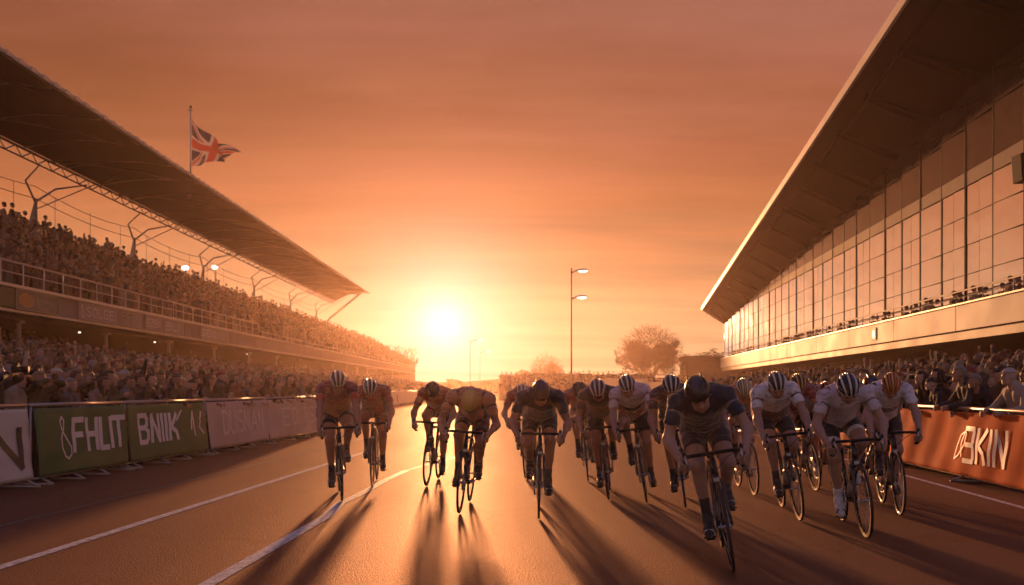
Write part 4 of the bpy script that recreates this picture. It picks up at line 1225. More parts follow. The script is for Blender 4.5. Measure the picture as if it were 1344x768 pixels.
# ------------------------------------------------------------------ the bicycle
GRIP = np.array((.205, .972, .815)); BB = np.array((0, .41, .275)); CR = .17; PX = .105
def bicycle_proto():
    root = empty('bicycle'); root['category'] = 'bicycle'
    R = .334
    for y, kind in ((0, 'rear'), (.99, 'front')):
        b = MB(); b.torus((0, y, R), (1, 0, 0), .312, .011, 56, 8)
        # deeper aero rim: two walls
        for s in (-1, 1):
            for i in range(56):
                a0, a1 = 2*PI*i/56, 2*PI*(i+1)/56
                q = [(s*.009, y+math.cos(a)*r, R+math.sin(a)*r) for a, r in ((a0, .312), (a1, .312), (a1, .284), (a0, .284))]
                b.quad(*(q if s > 0 else q[::-1]))
        w = b.build('wheel', M['carbon'], root, smooth=True)
        b = MB(); b.torus((0, y, R), (1, 0, 0), .322, .0125, 64, 10); b.build('tyre', M['rubber'], w, smooth=True)
        b = MB()
        for i in range(20):
            a = 2*PI*i/20; s = -1 if i % 2 else 1; a2 = a + (.5 if i % 4 < 2 else -.5)
            b.tube([(s*.03, y+math.cos(a2)*.022, R+math.sin(a2)*.022), (0, y+math.cos(a)*.29, R+math.sin(a)*.29)], .0016, 4, caps=False)
        b.build('spokes', M['spoke'], w)
        b = MB(); b.tube([(-.05, y, R), (.05, y, R)], .011, 10); b.tube([(-.034, y, R), (-.026, y, R)], .024, 12); b.tube([(.026, y, R), (.034, y, R)], .024, 12); b.build('hub', M['alloy'], w)
    b = MB()
    st = (0, .235, .80); ht = (0, .800, .820); hb = (0, .838, .700)
    b.tube([ht, hb], [.022, .026], 12); b.tube([st, (0, .41, .275)], [.016, .019], 12)
    b.tube([(0, .245, .775), (0, .803, .808)], [.016, .019], 12); b.tube([(0, .832, .715), (0, .41, .275)], [.022, .026], 12)
    b.tube([(-.04, .41, .275), (.04, .41, .275)], .024, 12)
    for s in (-1, 1):
        b.tube([(s*.028, .40, .275), (s*.055, .20, .30), (s*.062, 0, R)], [.012, .010, .008], 8)
        b.tube([(s*.012, .245, .76), (s*.05, .10, .53), (s*.062, 0, R)], [.009, .008, .008], 8)
    fr = b.build('frame', M['carbon'], root, smooth=True)
    b = MB(); b.tube([(0, .265-.06, .74+.05), (0, .178, .955)], .0138, 10); b.build('seatpost', M['carbon'], fr, smooth=True)
    b = MB(); 
    b.tube([hb, (0, .86, .655)], .026, 10)
    for s in (-1, 1): b.tube([(s*.012, .856, .675), (s*.042, .872, .64), (s*.046, .93, .47), (s*.052, .99, R)], [.017, .016, .013, .009], 8)
    b.build('fork', M['carbon'], root, smooth=True)
    b = MB(); b.ball((0, .845, .66), (.01, .02, .01)); b.box((-.022, .862, .655), (.022, .885, .685)); b.build('brake', M['alloy'], root, bevel=.004)
    # cockpit
    b = MB(); b.tube([ht, (0, .790, .862)], .019, 10); b.tube([(0, .790, .858), (0, .885, .872)], [.017, .018], 10)
    b.build('stem', M['carbon'], root, smooth=True)
    b = MB(); P = []
    half = [(0, .885, .872), (.06, .885, .873), (.14, .888, .873), (.185, .900, .872), (.203, .935, .870), (.206, .975, .858), (.207, .990, .828), (.207, .978, .785), (.207, .935, .758), (.208, .875, .752), (.208, .835, .752)]
    P = [(-x, y, z) for x, y, z in half[:0:-1]] + half
    b.tube(P, .0142, 10); hbar = b.build('handlebar', M['black'], root, smooth=True)
    for s in (-1, 1):
        b = MB(); b.tube([(s*.205, .955, .870), (s*.208, 1.0, .888), (s*.207, 1.025, .918)], [.016, .015, .011], 8); h = b.build('brake_hood', M['rubber'], hbar, smooth=True)
        b = MB(); b.tube([(s*.205, 1.012, .89), (s*.202, 1.035, .85), (s*.198, 1.028, .79)], [.009, .008, .006], 6); b.build('brake_lever', M['alloy'], hbar, smooth=True)
    b = MB(); b.tube([(.03, .87, .89), (.0, .93, .80), (0, .86, .70)], .003, 5); b.tube([(-.19, .99, .88), (-.10, 1.0, .84), (-.01, .90, .74)], .003, 5); b.build('cable', M['black'], root, smooth=True)
    # saddle
    f = Field((-.1, -.02, .9), (.1, .34, 1.02), .007)
    f.cap((0, .07, .966), (0, .24, .965), .02, .018, 's', k=.03); f.cap((-.045, .075, .965), (.045, .075, .965), .024, .024, 's', k=.03); f.cap((0, .2, .966), (0, .285, .958), .018, .014, 's', k=.02)
    V, Q, _, _ = f.mesh(); np_mesh('saddle', V, Q, M['black'], root)
    # cranks as a part that turns about the bottom bracket
    b = MB(); b.torus((.05, 0, 0), (1, 0, 0), .098, .006, 44, 6); b.tube([(-.062, 0, 0), (.062, 0, 0)], .013, 10)
    for k in range(5):
        a = 2*PI*k/5; b.tube([(.05, 0, 0), (.05, math.cos(a)*.095, math.sin(a)*.095)], .008, 6)
    b.tube([(.068, 0, 0), (.078, 0, CR)], [.014, .010], 8); b.tube([(-.068, 0, 0), (-.078, 0, -CR)], [.014, .010], 8)
    cr = b.build('crankset', M['alloy'], root, smooth=True); cr.location = BB
    b = MB(); 
    for s, z in ((1, CR), (-1, -CR)): pass
    b = MB()
    N = 40
    for (off) in (1, -1):
        b.tube([(.05, .41, .275+off*.1), (.05, 0, R+off*.036)], .005, 5)
    b.torus((.05, 0, R), (1, 0, 0), .036, .007, 24, 6); b.torus((.042, 0, R), (1, 0, 0), .05, .005, 24, 6)
    b.tube([(.05, .0, R-.03), (.05, .03, R-.10)], .012, 6)
    b.build('chain', M['alloy'], root, smooth=True)
    b = MB(); b.tube([(0, .60, .47), (0, .475, .33)], [.036, .036], 12); b.tube([(0, .60, .47), (0, .625, .498)], [.036, .018], 12); b.build('bottle', mat('pale_bottle', (.45, .36, .3), .4, var=.1), root, smooth=True)
    for nm in ('pedal', 'pedal'):
        b = MB(); b.box((-.032, -.042, -.010), (.032, .042, .010)); b.tube([(-.05, 0, 0), (.05, 0, 0)], .007, 8); b.build('pedal', M['black'], root, bevel=.003)
    return root
PROTO = bicycle_proto()
def pedal_pos(phi, s):
    """right pedal (s=+1) at angle phi, 0 = top, growing forwards; the left one opposite"""
    p = phi if s > 0 else phi + PI
    return np.array((s*PX, BB[1] + CR*math.sin(p), BB[2] + CR*math.cos(p)))
bike_used = [False]
def place_bike(phi, label, accent, M4, group='racing bicycles of the field'):
    r = PROTO if not bike_used[0] else copy_tree(PROTO)
    bike_used[0] = True
    r.matrix_world = M4
    tag(r, label, 'bicycle', group)
    side = [1, -1]
    for ch in r.children:
        nm = ch.name.split('.')[0]
        if nm == 'crankset': ch.rotation_euler = (-phi, 0, 0)
        elif nm == 'pedal':
            s = side.pop(0); ch.location = Vector(pedal_pos(phi, s)); ch.rotation_euler = (-math.radians(14), 0, 0)
        elif nm in ('frame', 'fork') and accent is not None:
            ch.material_slots[0].link = 'OBJECT'; ch.material_slots[0].material = accent
    return r

# ------------------------------------------------------------------ the riders
def rider(P, M4, label):
    h = P.get('h', .0085)
    phi = P['phi']; sw = P.get('sway', 0.0); back = P.get('back', 0.0); up = P.get('up', 0.0)
    f = Field((-.42, -.12, .0), (.42, 1.12, 1.56), h)
    hip_c = np.array((sw*.4, .205, 1.035)); hips = {s: hip_c + (s*.085, 0, 0) for s in (-1, 1)}
    a = math.radians(P.get('torso', 27)); L = .49
    ch = hip_c + (sw, L*math.cos(a), L*math.sin(a)); sh_w = P.get('shw', .175)
    roll = P.get('roll', 0.0)
    sho = {s: ch + (s*sh_w, .015, -.01 + s*roll) for s in (-1, 1)}
    # pelvis and trunk: rounded back
    mid = (hip_c + ch)/2 + np.array((0, -.02, .055 + P.get('hump', 0)))
    for s in (-1, 1):
        x = np.array((s, 0, 0))
        f.cap(hip_c + x*.062 + (0, .0, .0), mid + x*.060 + (0, .02, -.02), .112, .100, 'pelvis' , k=.05)
        f.cap(mid + x*.062 + (0, .0, -.02), ch + x*.085 + (0, -.05, -.02), .104, .108, 'torso', k=.05)
        f.ell(hip_c + x*.075 + (0, -.055, -.01), (.088, .095, .09), 'pelvis', k=.05)
        f.cap(ch + x*.06 + (0, -.02, .03), sho[s] + (0, -.01, .005), .070, .062, 'torso', k=.05)
        f.ell(sho[s], (.068, .07, .068), 'upper_arm', k=.035, t=0.05)
    f.cap(hip_c + (0, .03, .0), ch + (0, -.02, -.045), .10, .105, 'torso', k=.05)
    # neck
    hd = P.get('head', (0, .0, .0)); pitch = math.radians(P.get('pitch', 40) + 10); yaw = math.radians(P.get('yaw', 0)); tilt = math.radians(P.get('tilt', 0))
    hc = ch + np.array((0, .170, .035)) + np.array(hd)
    Mh = Matrix.Translation(Vector(hc)) @ Euler((-pitch, tilt, yaw), 'XYZ').to_matrix().to_4x4()
    nb = np.array(Mh @ Vector((0, -.05, -.15)))
    f.cap(ch + (0, .0, .03), nb*.6 + np.array(ch)*.4 + (0, 0, .012), .075, .060, 'neck', k=.05)
    f.cap(ch + (0, .03, .035), np.array(Mh @ Vector((0, -.045, -.10))), .062, .054, 'neck', k=.03)
    # arms
    hands = []
    for s in (-1, 1):
        g = GRIP*np.array((s, 1, 1)) + np.array(P.get('grip', (0, 0, 0)))*np.array((s, 1, 1))
        S = sho[s] + (s*.012, 0, 0)
        w0 = g + np.array((s*.036, -.055, .045))
        E = ik(S, w0, .292, .258, (s*P.get('elbow', .5)*.7, -.8, .1))
        yv = unit(w0 - E)*.45 + unit(np.array((0, .62, -.62)))*.55; yv = unit(yv)
        zv = np.array((s*.96, -.12, .2)); zv = unit(zv - yv*(zv @ yv)); xv = np.cross(yv, zv)
        if s < 0: xv = -xv           # mirrored hand
        Rm = np.stack([xv, yv, zv], 1)
        wrist = g - Rm @ np.array((0, .080, -.034))
        E = ik(S, wrist, .292, .258, (s*P.get('elbow', .5)*.7, -.8, .1))
        f.cap(S, E, .052, .040, 'upper_arm', k=.03)
        f.ell(S*.55 + E*.45 + (s*.004, .012, 0), (.048, .05, .07), 'upper_arm', np.stack([unit(np.cross(unit(E-S), (0, 1, 0))), unit(np.cross(unit(E-S), np.cross(unit(E-S), (0, 1, 0)))), unit(E-S)], 1), k=.03, t=.45)
        f.cap(E, wrist, .040, .027, 'forearm', k=.025)
        q = E*.72 + wrist*.28
        f.cap(E*.9+wrist*.1, q, .040, .0425, 'forearm', k=.03)
        hands.append((s, Rm, wrist))
    # legs
    feet = []
    for s in (-1, 1):
        pd = pedal_pos(phi, s); p_ = (phi if s > 0 else phi+PI)
        fp = math.radians(16 + 10*math.cos(p_ - .6))                       # toe-down angle
        Rf = Matrix.Rotation(-fp, 3, 'X'); toe_out = Matrix.Rotation(-s*math.radians(5), 3, 'Z')
        Rf = toe_out @ Rf
        ank = pd + np.array(Rf @ Vector((0, -.115, .118)))
        H = hips[s]
        K = ik(H, ank, .425, .425, (s*P.get('knee', .10), 1.0, .35))
        u = unit(K - H); u2 = unit(ank - K)
        f.cap(H + (s*.01, 0, -.01), K, .094, .056, 'thigh', k=.035)
        f.cap(H*.7+K*.3 + (s*.012, .018, 0), H*.3+K*.7 + (0, .012, 0), .084, .064, 'thigh', k=.03)
        f.ell(K + u*.0 + unit(u - u2)*.012, (.056, .056, .058), 'knee', k=.03)
        f.cap(K, ank, .052, .034, 'shank', k=.03)
        bk = unit(np.cross(u2, (1, 0, 0))); bk = bk if bk[1] < 0 else -bk
        f.cap(K*.82+ank*.18 + bk*.022, K*.52+ank*.48 + bk*.018, .050, .042, 'shank', k=.035)
        f.ell(ank, (.034, .037, .036), 'ankle', k=.02)
        f.cap(ank, pd + np.array(Rf @ Vector((0, -.13, .055))), .034, .03, 'foot', k=.02)
        f.cap(ank, pd + np.array(Rf @ Vector((0, 0, .045))), .034, .024, 'foot', k=.02)
        feet.append((s, Rf, pd))
    V, Q, T, tt = f.mesh()
    N = vnormals(V, Q)
    isin = lambda *a: np.isin(T, a)
    # t of the shank is measured along whichever capsule won: use geometry for socks instead
    root = tag(empty('person'), label, 'person', 'racing cyclists riding in the bunch')
    root.matrix_world = M4
    VV = [V]; QQ = [Q]; MI = [np.zeros(len(Q), int)]; o = len(V)
    hv = np.array([tuple(Mh @ Vector(p)) for p in HEAD[0]])
    VV.append(hv); QQ.append(HEAD[1] + o); ht = HEAD[2][HEAD[1][:, 0]]; MI.append(np.where(ht == 'lips', 1, 0)); o += len(hv)
    for s, Rm, wr in hands:
        hv = HAND[0] @ Rm.T + wr
        VV.append(hv); QQ.append((HAND[1] if s > 0 else HAND[1][:, ::-1]) + o); MI.append(np.zeros(len(HAND[1]), int)); o += len(hv)
    np_mesh('body', np.concatenate(VV), np.concatenate(QQ), [M['skin_dark'] if P.get('tan') else M['skin'], M['lips']], root, np.concatenate(MI))
    # jersey and shorts
    slv = P.get('sleeve', .62)
    waist = (V - hip_c) @ unit(ch - hip_c)
    jm = (isin('torso') & (waist > .06)) | (isin('pelvis') & (waist > .10)) | (isin('upper_arm') & (tt < slv))
    jm |= isin('neck') & (((V - ch) @ unit(np.array(hc) - ch)) < .045)
    if P.get('long'): jm |= isin('upper_arm') | (isin('forearm') & (tt < .9))
    jv, jq = garment(V, Q, N, jm, .0075)
    from mathutils import noise as _nz
    seed = P['px']*.137
    for i_ in range(len(jv)):                     # cloth ripples: folds run across the pull of the fabric
        x_, y_, z_ = jv[i_]
        w_ = _nz.noise(Vector((x_*9 + seed, y_*26, z_*26))) + .6*_nz.noise(Vector((x_*30, y_*18 + seed, z_*50)))
        jv[i_, 2] += .007*w_; jv[i_, 0] += .006*w_*(1 if x_ > 0 else -1)
    jo = np_mesh('jersey', jv, jq, CL[P['jersey']], root)
    if P.get('panel'):
        pm = isin('torso') & (waist > .08) & (waist < P.get('panel_to', .34)) | (isin('pelvis') & (waist > .12))
        pv, pq = garment(V, Q, N, pm, .0095); np_mesh('panel', pv, pq, CL[P['panel']], jo)
    for nm, colr in P.get('trim', ()):
        if nm == 'yoke': tm = jm & (waist > .39) & (isin('torso', 'neck') | (isin('upper_arm') & (tt < .25)))
        elif nm == 'side': tm = jm & isin('torso', 'pelvis') & (abs(V[:, 0] - hip_c[0]) > .125)
        elif nm == 'chest': tm = jm & isin('torso') & (waist > .25) & (waist < .33)
        elif nm == 'collar': tm = jm & isin('neck')
        else: tm = jm & isin('upper_arm') & (tt > .2) & (tt < .36)
        if nm in ('side', 'band'): sided('side_panel' if nm == 'side' else 'sleeve_stripe', V, Q, N, tm, .0105, CL[colr], jo)
        elif tm.sum() > 30:
            tv, tq = garment(V, Q, N, tm, .0105)
            if len(tq): np_mesh({'yoke': 'shoulder_panel', 'side': 'side_panel', 'chest': 'chest_band', 'collar': 'collar'}.get(nm, 'sleeve_stripe'), tv, tq, CL[colr], jo)
    if P.get('cuff'):
        cm = isin('upper_arm') & (tt > slv-.16) & (tt < slv+.01)
        sided('sleeve_band', V, Q, N, cm, .0098, CL[P['cuff']], jo)
    sm = (isin('pelvis') & (waist < .13)) | (isin('torso') & (waist < .09)) | (isin('thigh') & (np.linalg.norm(V - np.where((V[:, :1] > hip_c[0]), hips[1], hips[-1]), axis=1) < P.get('short', .29)))
    sv, sq = garment(V, Q, N, sm, .0055)
    sh_o = np_mesh('shorts', sv, sq, CL[P['shorts']], root)
    dist = np.linalg.norm(V - np.where((V[:, :1] > hip_c[0]), hips[1], hips[-1]), axis=1); q_ = P.get('short', .29)
    gm = isin('thigh') & (dist < q_ + .004) & (dist > q_ - .045)
    sided('leg_gripper', V, Q, N, gm, .0075, CL[P.get('grip_col', 'black')], sh_o)
    # socks and shoes
    sk = np.zeros(len(V), bool)
    for s, Rf, pd in feet:
        ank = pd + np.array(Rf @ Vector((0, -.115, .118)))
        sk |= (np.linalg.norm(V - ank, axis=1) < P.get('sock', .13)) & (V[:, 0]*s > 0) & isin('shank', 'ankle', 'foot')
    sided('sock', V, Q, N, sk, .004, CL[P.get('sockc', 'sock')], root)
    for s, Rf, pd in feet:
        R3 = np.array(Rf)
        np_mesh('shoe', SHOE[0] @ R3.T + pd, SHOE[1], CL[P.get('shoe', 'shoe_dark')], root)
        b = MB()
        for yy in (-.005, .028, -.045):
            b.tube([tuple(R3 @ np.array((x, yy, z)) + pd) for x, z in ((-.041, .04), (-.03, .074), (0, .086 if yy < 0 else .077), (.03, .074), (.041, .04))], .006, 5)
        b.build('strap', CL['shoe_white'] if P.get('shoe') != 'shoe_white' else M['black'], root.children[-1], smooth=True)
    # eyes or sunglasses, hair, helmet
    if P.get('glasses'):
        b = MB()
        for k in range(12):
            a0 = -.62 + 1.24*k/12; a1 = -.62 + 1.24*(k+1)/12
            p = lambda a, z: tuple(Mh @ Vector((.105*math.sin(a)*.78, .112*math.cos(a)-.002, z)))
            b.quad(p(a0, -.018), p(a1, -.018), p(a1, .020), p(a0, .020))
        b.build('sunglasses', M['lens'], root, smooth=True)
    else:
        for s in (-1, 1):
            b = MB(); b.ball((s*.031, .0805, .004), (.0125, .010, .008), 10, 6); link_mesh('eye', [tuple(Mh @ Vector(p)) for p in b.v], b.f, M['eye'], root, True)
    b = MB()
    if P.get('hair', True):
        hh = HEAD; m = (hh[2] == 'head') & (hh[0][:, 1] < -.02) & (hh[0][:, 2] < .04) & (hh[0][:, 2] > -.075) 
        gv, gq = garment(hh[0], hh[1], vnormals(hh[0], hh[1]), m, .008)
        np_mesh('hair', np.array([tuple(Mh @ Vector(p)) for p in gv]), gq, M['hair'], root)
    helmet_mesh(root, Mh, P.get('hstyle', 'ribbed'), P.get('hm', 'white'), P.get('hm2', 'black'))
    return root

def ground_pt(px, py):
    Y = 1120*CAM_H/(py - 510); return ((px - 672)/1120*Y, Y)
RIDERS = [
 # px, py of the front wheel's contact in the photograph; lean in degrees towards the viewer's left; heading offset
 dict(px=449, trim=(('yoke','maroon'),('band','black'),('collar','black')), py=658, lean=2, head_off=18, phi=2.6, torso=40, head=(-.01,-.03,.03), pitch=32, jersey='red', shorts='brown', hm='white', hm2='black', panel='tan', elbow=.9, tan=1, short=.22, grip=(0, 0, .0),
      label='cyclist in rust red jersey and striped helmet, farthest left of the bunch', bl='dark racing bicycle under the rust red rider at far left'),
 dict(px=489, trim=(('side','black'),('collar','grey')), py=640, lean=1, head_off=10, phi=.9, torso=34, head=(.03,.0,-.01), pitch=44, jersey='maroon', shorts='brown', hm='white', hm2='black', tan=1, yaw=6,
      label='cyclist in maroon jersey and pale striped helmet, second from the left', bl='racing bicycle of the second rider from the left beside the white line'),
 dict(px=560, py=638, lean=-3, head_off=0, phi=.2, torso=30, head=(.02,-.02,-.02), pitch=50, jersey='maroon', shorts='brown', hm='black', hm2='black', tan=1, h=.010,
      label='hazy cyclist riding directly below the sun, smallest of the left riders', bl='hazy bicycle directly below the sun'),
 dict(px=603, trim=(('side','brown'),('band','brown')), py=674, lean=-4, head_off=1, phi=1.75, torso=26, head=(-.01,-.03,-.10), pitch=62, jersey='tan', shorts='brown', hm='yellow', hm2='red', panel=None, hump=.03, tan=1, shw=.197, hstyle='aero', hmx=1,
      label='sunlit cyclist bent very low with head below the shoulders, left of centre', bl='bicycle of the low bent sunlit rider left of centre'),
 dict(px=707, trim=(('side','grey'),('collar','grey')), py=681, lean=-1, head_off=3, phi=-1.15, torso=27, head=(0,0,-.005), pitch=48, jersey='black', shorts='black', hm='black', hm2='black', hstyle='aero', tan=1, shw=.18, cuff='grey',
      label='cyclist in black jersey with grey cuffs, head down in the centre of the photo', bl='bicycle of the head-down black rider in the centre'),
 dict(px=690, py=628, lean=3, head_off=0, phi=.6, torso=27, head=(.0,0,-.03), pitch=45, jersey='maroon', shorts='black', hm='black', hm2='white', h=.011,
      label='cyclist almost hidden behind the central black jersey rider', bl='bicycle almost hidden behind the central rider'),
 dict(px=799, trim=(('yoke','black'),('band','tan')), py=656, lean=6, head_off=-3, phi=2.9, torso=31, head=(.0,.0,.0), pitch=42, jersey='brown', shorts='black', hm='white', hm2='black', tan=1, glasses=1,
      label='cyclist in brown jersey with white and black helmet, right of the centre gap', bl='leaning bicycle of the brown jersey rider'),
 dict(px=772, py=632, lean=5, head_off=0, phi=1.2, torso=30, head=(.01,0,-.01), pitch=50, jersey='maroon', shorts='brown', hm='black', hm2='black', h=.011,
      label='cyclist in dark maroon tucked behind the brown jersey rider', bl='bicycle tucked behind the brown jersey rider'),
 dict(px=849, trim=(('chest','black'),('collar','maroon'),('band','maroon')), py=660, lean=9, head_off=-4, phi=.35, torso=36, head=(.02,.0,.02), pitch=36, yaw=8, jersey='pale_pink', shorts='black', hm='black', hm2='white', panel='maroon', panel_to=.24,
      label='cyclist in pale pink jersey and black helmet with white ribs, leaning left', bl='leaning bicycle of the pale pink jersey rider'),
 dict(px=900, trim=(('side','black'),('band','tan')), py=667, lean=7, head_off=-6, phi=2.4, torso=34, head=(-.01,.0,.02), pitch=38, jersey='brown', shorts='black', hm='black', hm2='white', tan=1,
      label='cyclist in brown jersey just behind the front rider\'s right shoulder, helmet rimmed in white', bl='bicycle of the rider just behind the front rider\'s shoulder'),
 dict(px=962, trim=(('collar','black'),('side','black'),('band','grey')), py=751, lean=9.5, head_off=-5, phi=2.05, torso=31, head=(.02,.0,-.005), pitch=36, yaw=-4, tilt=4, jersey='navy', shorts='navy', hm='black', hm2='black', hstyle='aero', h=.0065, elbow=.75, shw=.182, sock=.17, short=.27,
      label='front cyclist all in dark navy with smooth black helmet, nearest to the viewer', bl='black racing bicycle at the very front, nearest to the viewer'),
 dict(px=990, py=651, lean=4, head_off=1, phi=.9, torso=33, head=(.0,.0,-.01), pitch=48, jersey='tan', shorts='brown', hm='white', hm2='yellow', h=.010, panel='brown', panel_to=.4,
      label='cyclist in tan and brown with pale helmet, close behind the navy front rider', bl='bicycle of the tan rider behind the front rider'),
 dict(px=1050, trim=(('collar','brown'),('band','brown')), py=684, lean=8, head_off=-3, phi=1.9, torso=37, head=(.0,.0,.02), pitch=36, jersey='white', shorts='black', hm='white', hm2='black', panel='brown', panel_to=.3, hmix=1,
      label='cyclist in white shouldered jersey with brown panel, right of the front rider', bl='leaning bicycle right of the front rider'),
 dict(px=1071, trim=(('band','red'),), py=645, lean=7, head_off=0, phi=.5, torso=38, head=(.0,.0,.03), pitch=34, jersey='maroon', shorts='black', hm='yellow', hm2='black', h=.010, tan=1,
      label='cyclist in dark maroon with yellow striped helmet behind the white shouldered rider', bl='bicycle of the rider with yellow striped helmet'),
 dict(px=1099, py=640, lean=5, head_off=0, phi=2.7, torso=31, head=(-.02,.0,-.03), pitch=50, jersey='grey', shorts='black', hm='red', hm2='black', h=.010, shoe='shoe_white',
      label='cyclist in grey with small red helmet seen between two pale jersey riders', bl='bicycle of the grey rider with the red helmet'),
 dict(px=1137, trim=(('side','maroon'),('collar','black'),('band','grey')), py=707, lean=5, head_off=-5, phi=2.55, torso=32, head=(.0,.01,.01), pitch=44, tilt=3, jersey='pale_pink', shorts='black', hm='black', hm2='white', shoe='shoe_white', sockc='white', grip_col='white', h=.0075, elbow=.85, short=.3,
      label='cyclist in pale pink jersey and white shoes, second nearest, on the right', bl='bicycle of the white shoed pink rider on the right'),
 dict(px=1158, py=648, lean=3, head_off=0, phi=1.0, torso=36, head=(.0,.0,.02), pitch=40, jersey='black', shorts='black', hm='black', hm2='black', h=.011, hstyle='aero',
      label='cyclist in black with plain dark helmet behind the two rightmost riders', bl='bicycle hidden behind the two rightmost riders'),
 dict(px=1181, trim=(('side','navy'),('collar','red'),('chest','grey')), py=677, lean=2, head_off=-9, phi=.75, torso=37, head=(.0,.0,.0), pitch=46, grip_col='grey', jersey='white', shorts='black', hm='red', hm2='yellow', h=.008, cuff='grey', elbow=1.0,
      label='rightmost cyclist in white jersey with bright red helmet beside the orange barrier', bl='bicycle of the rightmost rider with the red helmet'),
]
ACC = [None, mat('dark_red_frame', (.10, .02, .015), .25, var=.2, coat=.5), mat('graphite_frame', (.06, .055, .055), .3, var=.2, coat=.4), mat('white_frame', (.4, .36, .34), .3, var=.1, coat=.4)]
for i, P in enumerate(RIDERS):
    gx, gy = ground_pt(P['px'], P['py'])
    th = PI - .08 + math.radians(P['head_off'])
    R4 = Euler((0, math.radians(P['lean']), th), 'XYZ').to_matrix().to_4x4()
    off = R4 @ Vector((0, .99, 0)); 
    M4 = Matrix.Translation(Vector((gx - off.x, gy - off.y, .0045))) @ R4
    place_bike(P['phi'], P['bl'], ACC[(0, 2, 1, 0, 0, 2, 1, 0, 2, 0, 0, 3, 0, 2, 1, 0, 2, 0)[i]], M4)
    rider(P, M4, P['label'])
# ------------------------------------------------------------------ spectators
SP = random.Random(77)
HEAD_S = head_shape(.0095); HAND_S = hand_shape(.0075)
POSES = ['arms at the sides', 'hands up to the face', 'one arm raised', 'both arms raised', 'leaning on the rail', 'arms folded', 'clapping']
GEARS = ['short', 'long', 'beanie', 'cap']
def spectator_mesh(pose, gear, h=.016):
    r_ = random.Random(pose*10 + len(gear))
    f = Field((-.55, -.4, -.02), (.55, .75, 2.3), h)
    lean = .16 if pose == 4 else .03
    pel = np.array((0, 0, .93)); ch = np.array((0, lean, 1.36)); nk = ch + (0, .02, .13); hc = nk + np.array((0, .035 + lean*.4, .125))
    for s in (-1, 1):
        f.cap((s*.10, 0, .92), (s*.115, .02, .5), .10, .072, 'trousers', k=.03); f.cap((s*.115, .02, .5), (s*.12, -.01, .09), .072, .056, 'trousers', k=.03)
        f.cap((s*.12, -.05, .045), (s*.13, .15, .035), .045, .04, 'boots', k=.02)
        f.cap((s*.075, 0, .90), (s*.085, lean*.5, 1.15), .135, .125, 'jacket', k=.05)
        f.cap((s*.085, lean*.5, 1.12), (s*.10, lean, 1.36), .125, .115, 'jacket', k=.05)
        sh = np.array((s*.20, lean, 1.40)); f.ell(sh, (.078, .08, .075), 'jacket', k=.04)
        f.cap(ch + (s*.03, 0, .09), sh, .07, .06, 'jacket', k=.04)
    f.cap(ch + (0, 0, .06), nk + (0, 0, .01), .088, .075, 'jacket', k=.03)         # collar
    f.cap(nk - (0, 0, .04), hc - (0, .02, .07), .058, .056, 'skin', k=.02)
    tg = {0: [(.27, .10, .86), (-.27, .06, .86)], 1: [(.07, .26, 1.60), (-.07, .26, 1.60)], 2: [(.30, .16, 1.98), (-.26, .10, .88)], 3: [(.30, .10, 2.0), (-.30, .14, 1.96)],
          4: [(.24, .50, 1.10), (-.22, .50, 1.10)], 5: [(-.10, .24, 1.22), (.10, .25, 1.18)], 6: [(.03, .36, 1.30), (-.04, .36, 1.28)]}[pose]
    hands = []
    for s, g in zip((1, -1), tg):
        sh = np.array((s*.205, lean, 1.395)); g = np.array(g, float)
        E = ik(sh, g, .30, .27, (s*.9, -.4, -.5))
        f.cap(sh, E, .066, .054, 'jacket', k=.03); f.cap(E, sh*0 + g*.9 + E*.1, .054, .042, 'jacket', k=.02)
        yv = unit(g - E); zv = np.array((s*.8, -.3, .3)); zv = unit(zv - yv*(zv @ yv)); xv = np.cross(yv, zv)*(1 if s > 0 else -1)
        hands.append((s, np.stack([xv, yv, zv], 1), g))
    if gear == 'long':
        f.cap(hc + (0, -.06, .03), hc + (0, -.07, -.20), .085, .06, 'hair', k=.03)
        for s in (-1, 1): f.cap(hc + (s*.07, -.03, .02), hc + (s*.075, -.02, -.19), .035, .03, 'hair', k=.03)
    V, Q, T, _ = f.mesh()
    slot = {'skin': 0, 'jacket': 1, 'trousers': 2, 'boots': 2, 'hair': 3}
    VV = [V]; QQ = [Q]; MI = [np.array([slot.get(t, 1) for t in T])[Q[:, 0]]]; o = len(V)
    hd = HEAD_S[0] + hc; ht = HEAD_S[2]
    VV.append(hd); QQ.append(HEAD_S[1]+o); MI.append(np.zeros(len(HEAD_S[1]), int)); o += len(hd)
    hN = vnormals(HEAD_S[0], HEAD_S[1]); lv = HEAD_S[0]
    if gear in ('short', 'long'): m = (ht == 'head') & ((lv[:, 2] > .062) | (lv[:, 1] < -.01)) & (lv[:, 2] > -.07); off = .014
    elif gear == 'beanie': m = (ht == 'head') & (lv[:, 2] > .042 - .25*np.minimum(0, lv[:, 1])*-1); off = .018
    else: m = (ht == 'head') & (lv[:, 2] > .055); off = .015
    gv, gq = garment(lv, HEAD_S[1], hN, m, off); VV.append(gv + hc); QQ.append(gq + o); MI.append(np.full(len(gq), 3)); o += len(gv)
    if gear == 'cap':
        b = []
        n = 8; bv = []; 
        for j, rr in enumerate((.085, .165)):
            for i in range(n+1):
                a = -.85 + 1.7*i/n; bv.append((math.sin(a)*.085*(1 if j == 0 else 1.0), .015 + math.cos(a)*(rr if j else .075), .068 - (.018 if j else 0)))
        bq = [(i, i+1, n+2+i, n+1+i) for i in range(n)]
        VV.append(np.array(bv) + hc); QQ.append(np.array(bq) + o); MI.append(np.full(len(bq), 3)); o += len(bv)
    for s, R, g in hands:
        hv = HAND_S[0] @ R.T + g; VV.append(hv); QQ.append((HAND_S[1] if s > 0 else HAND_S[1][:, ::-1]) + o); MI.append(np.zeros(len(HAND_S[1]), int)); o += len(hv)
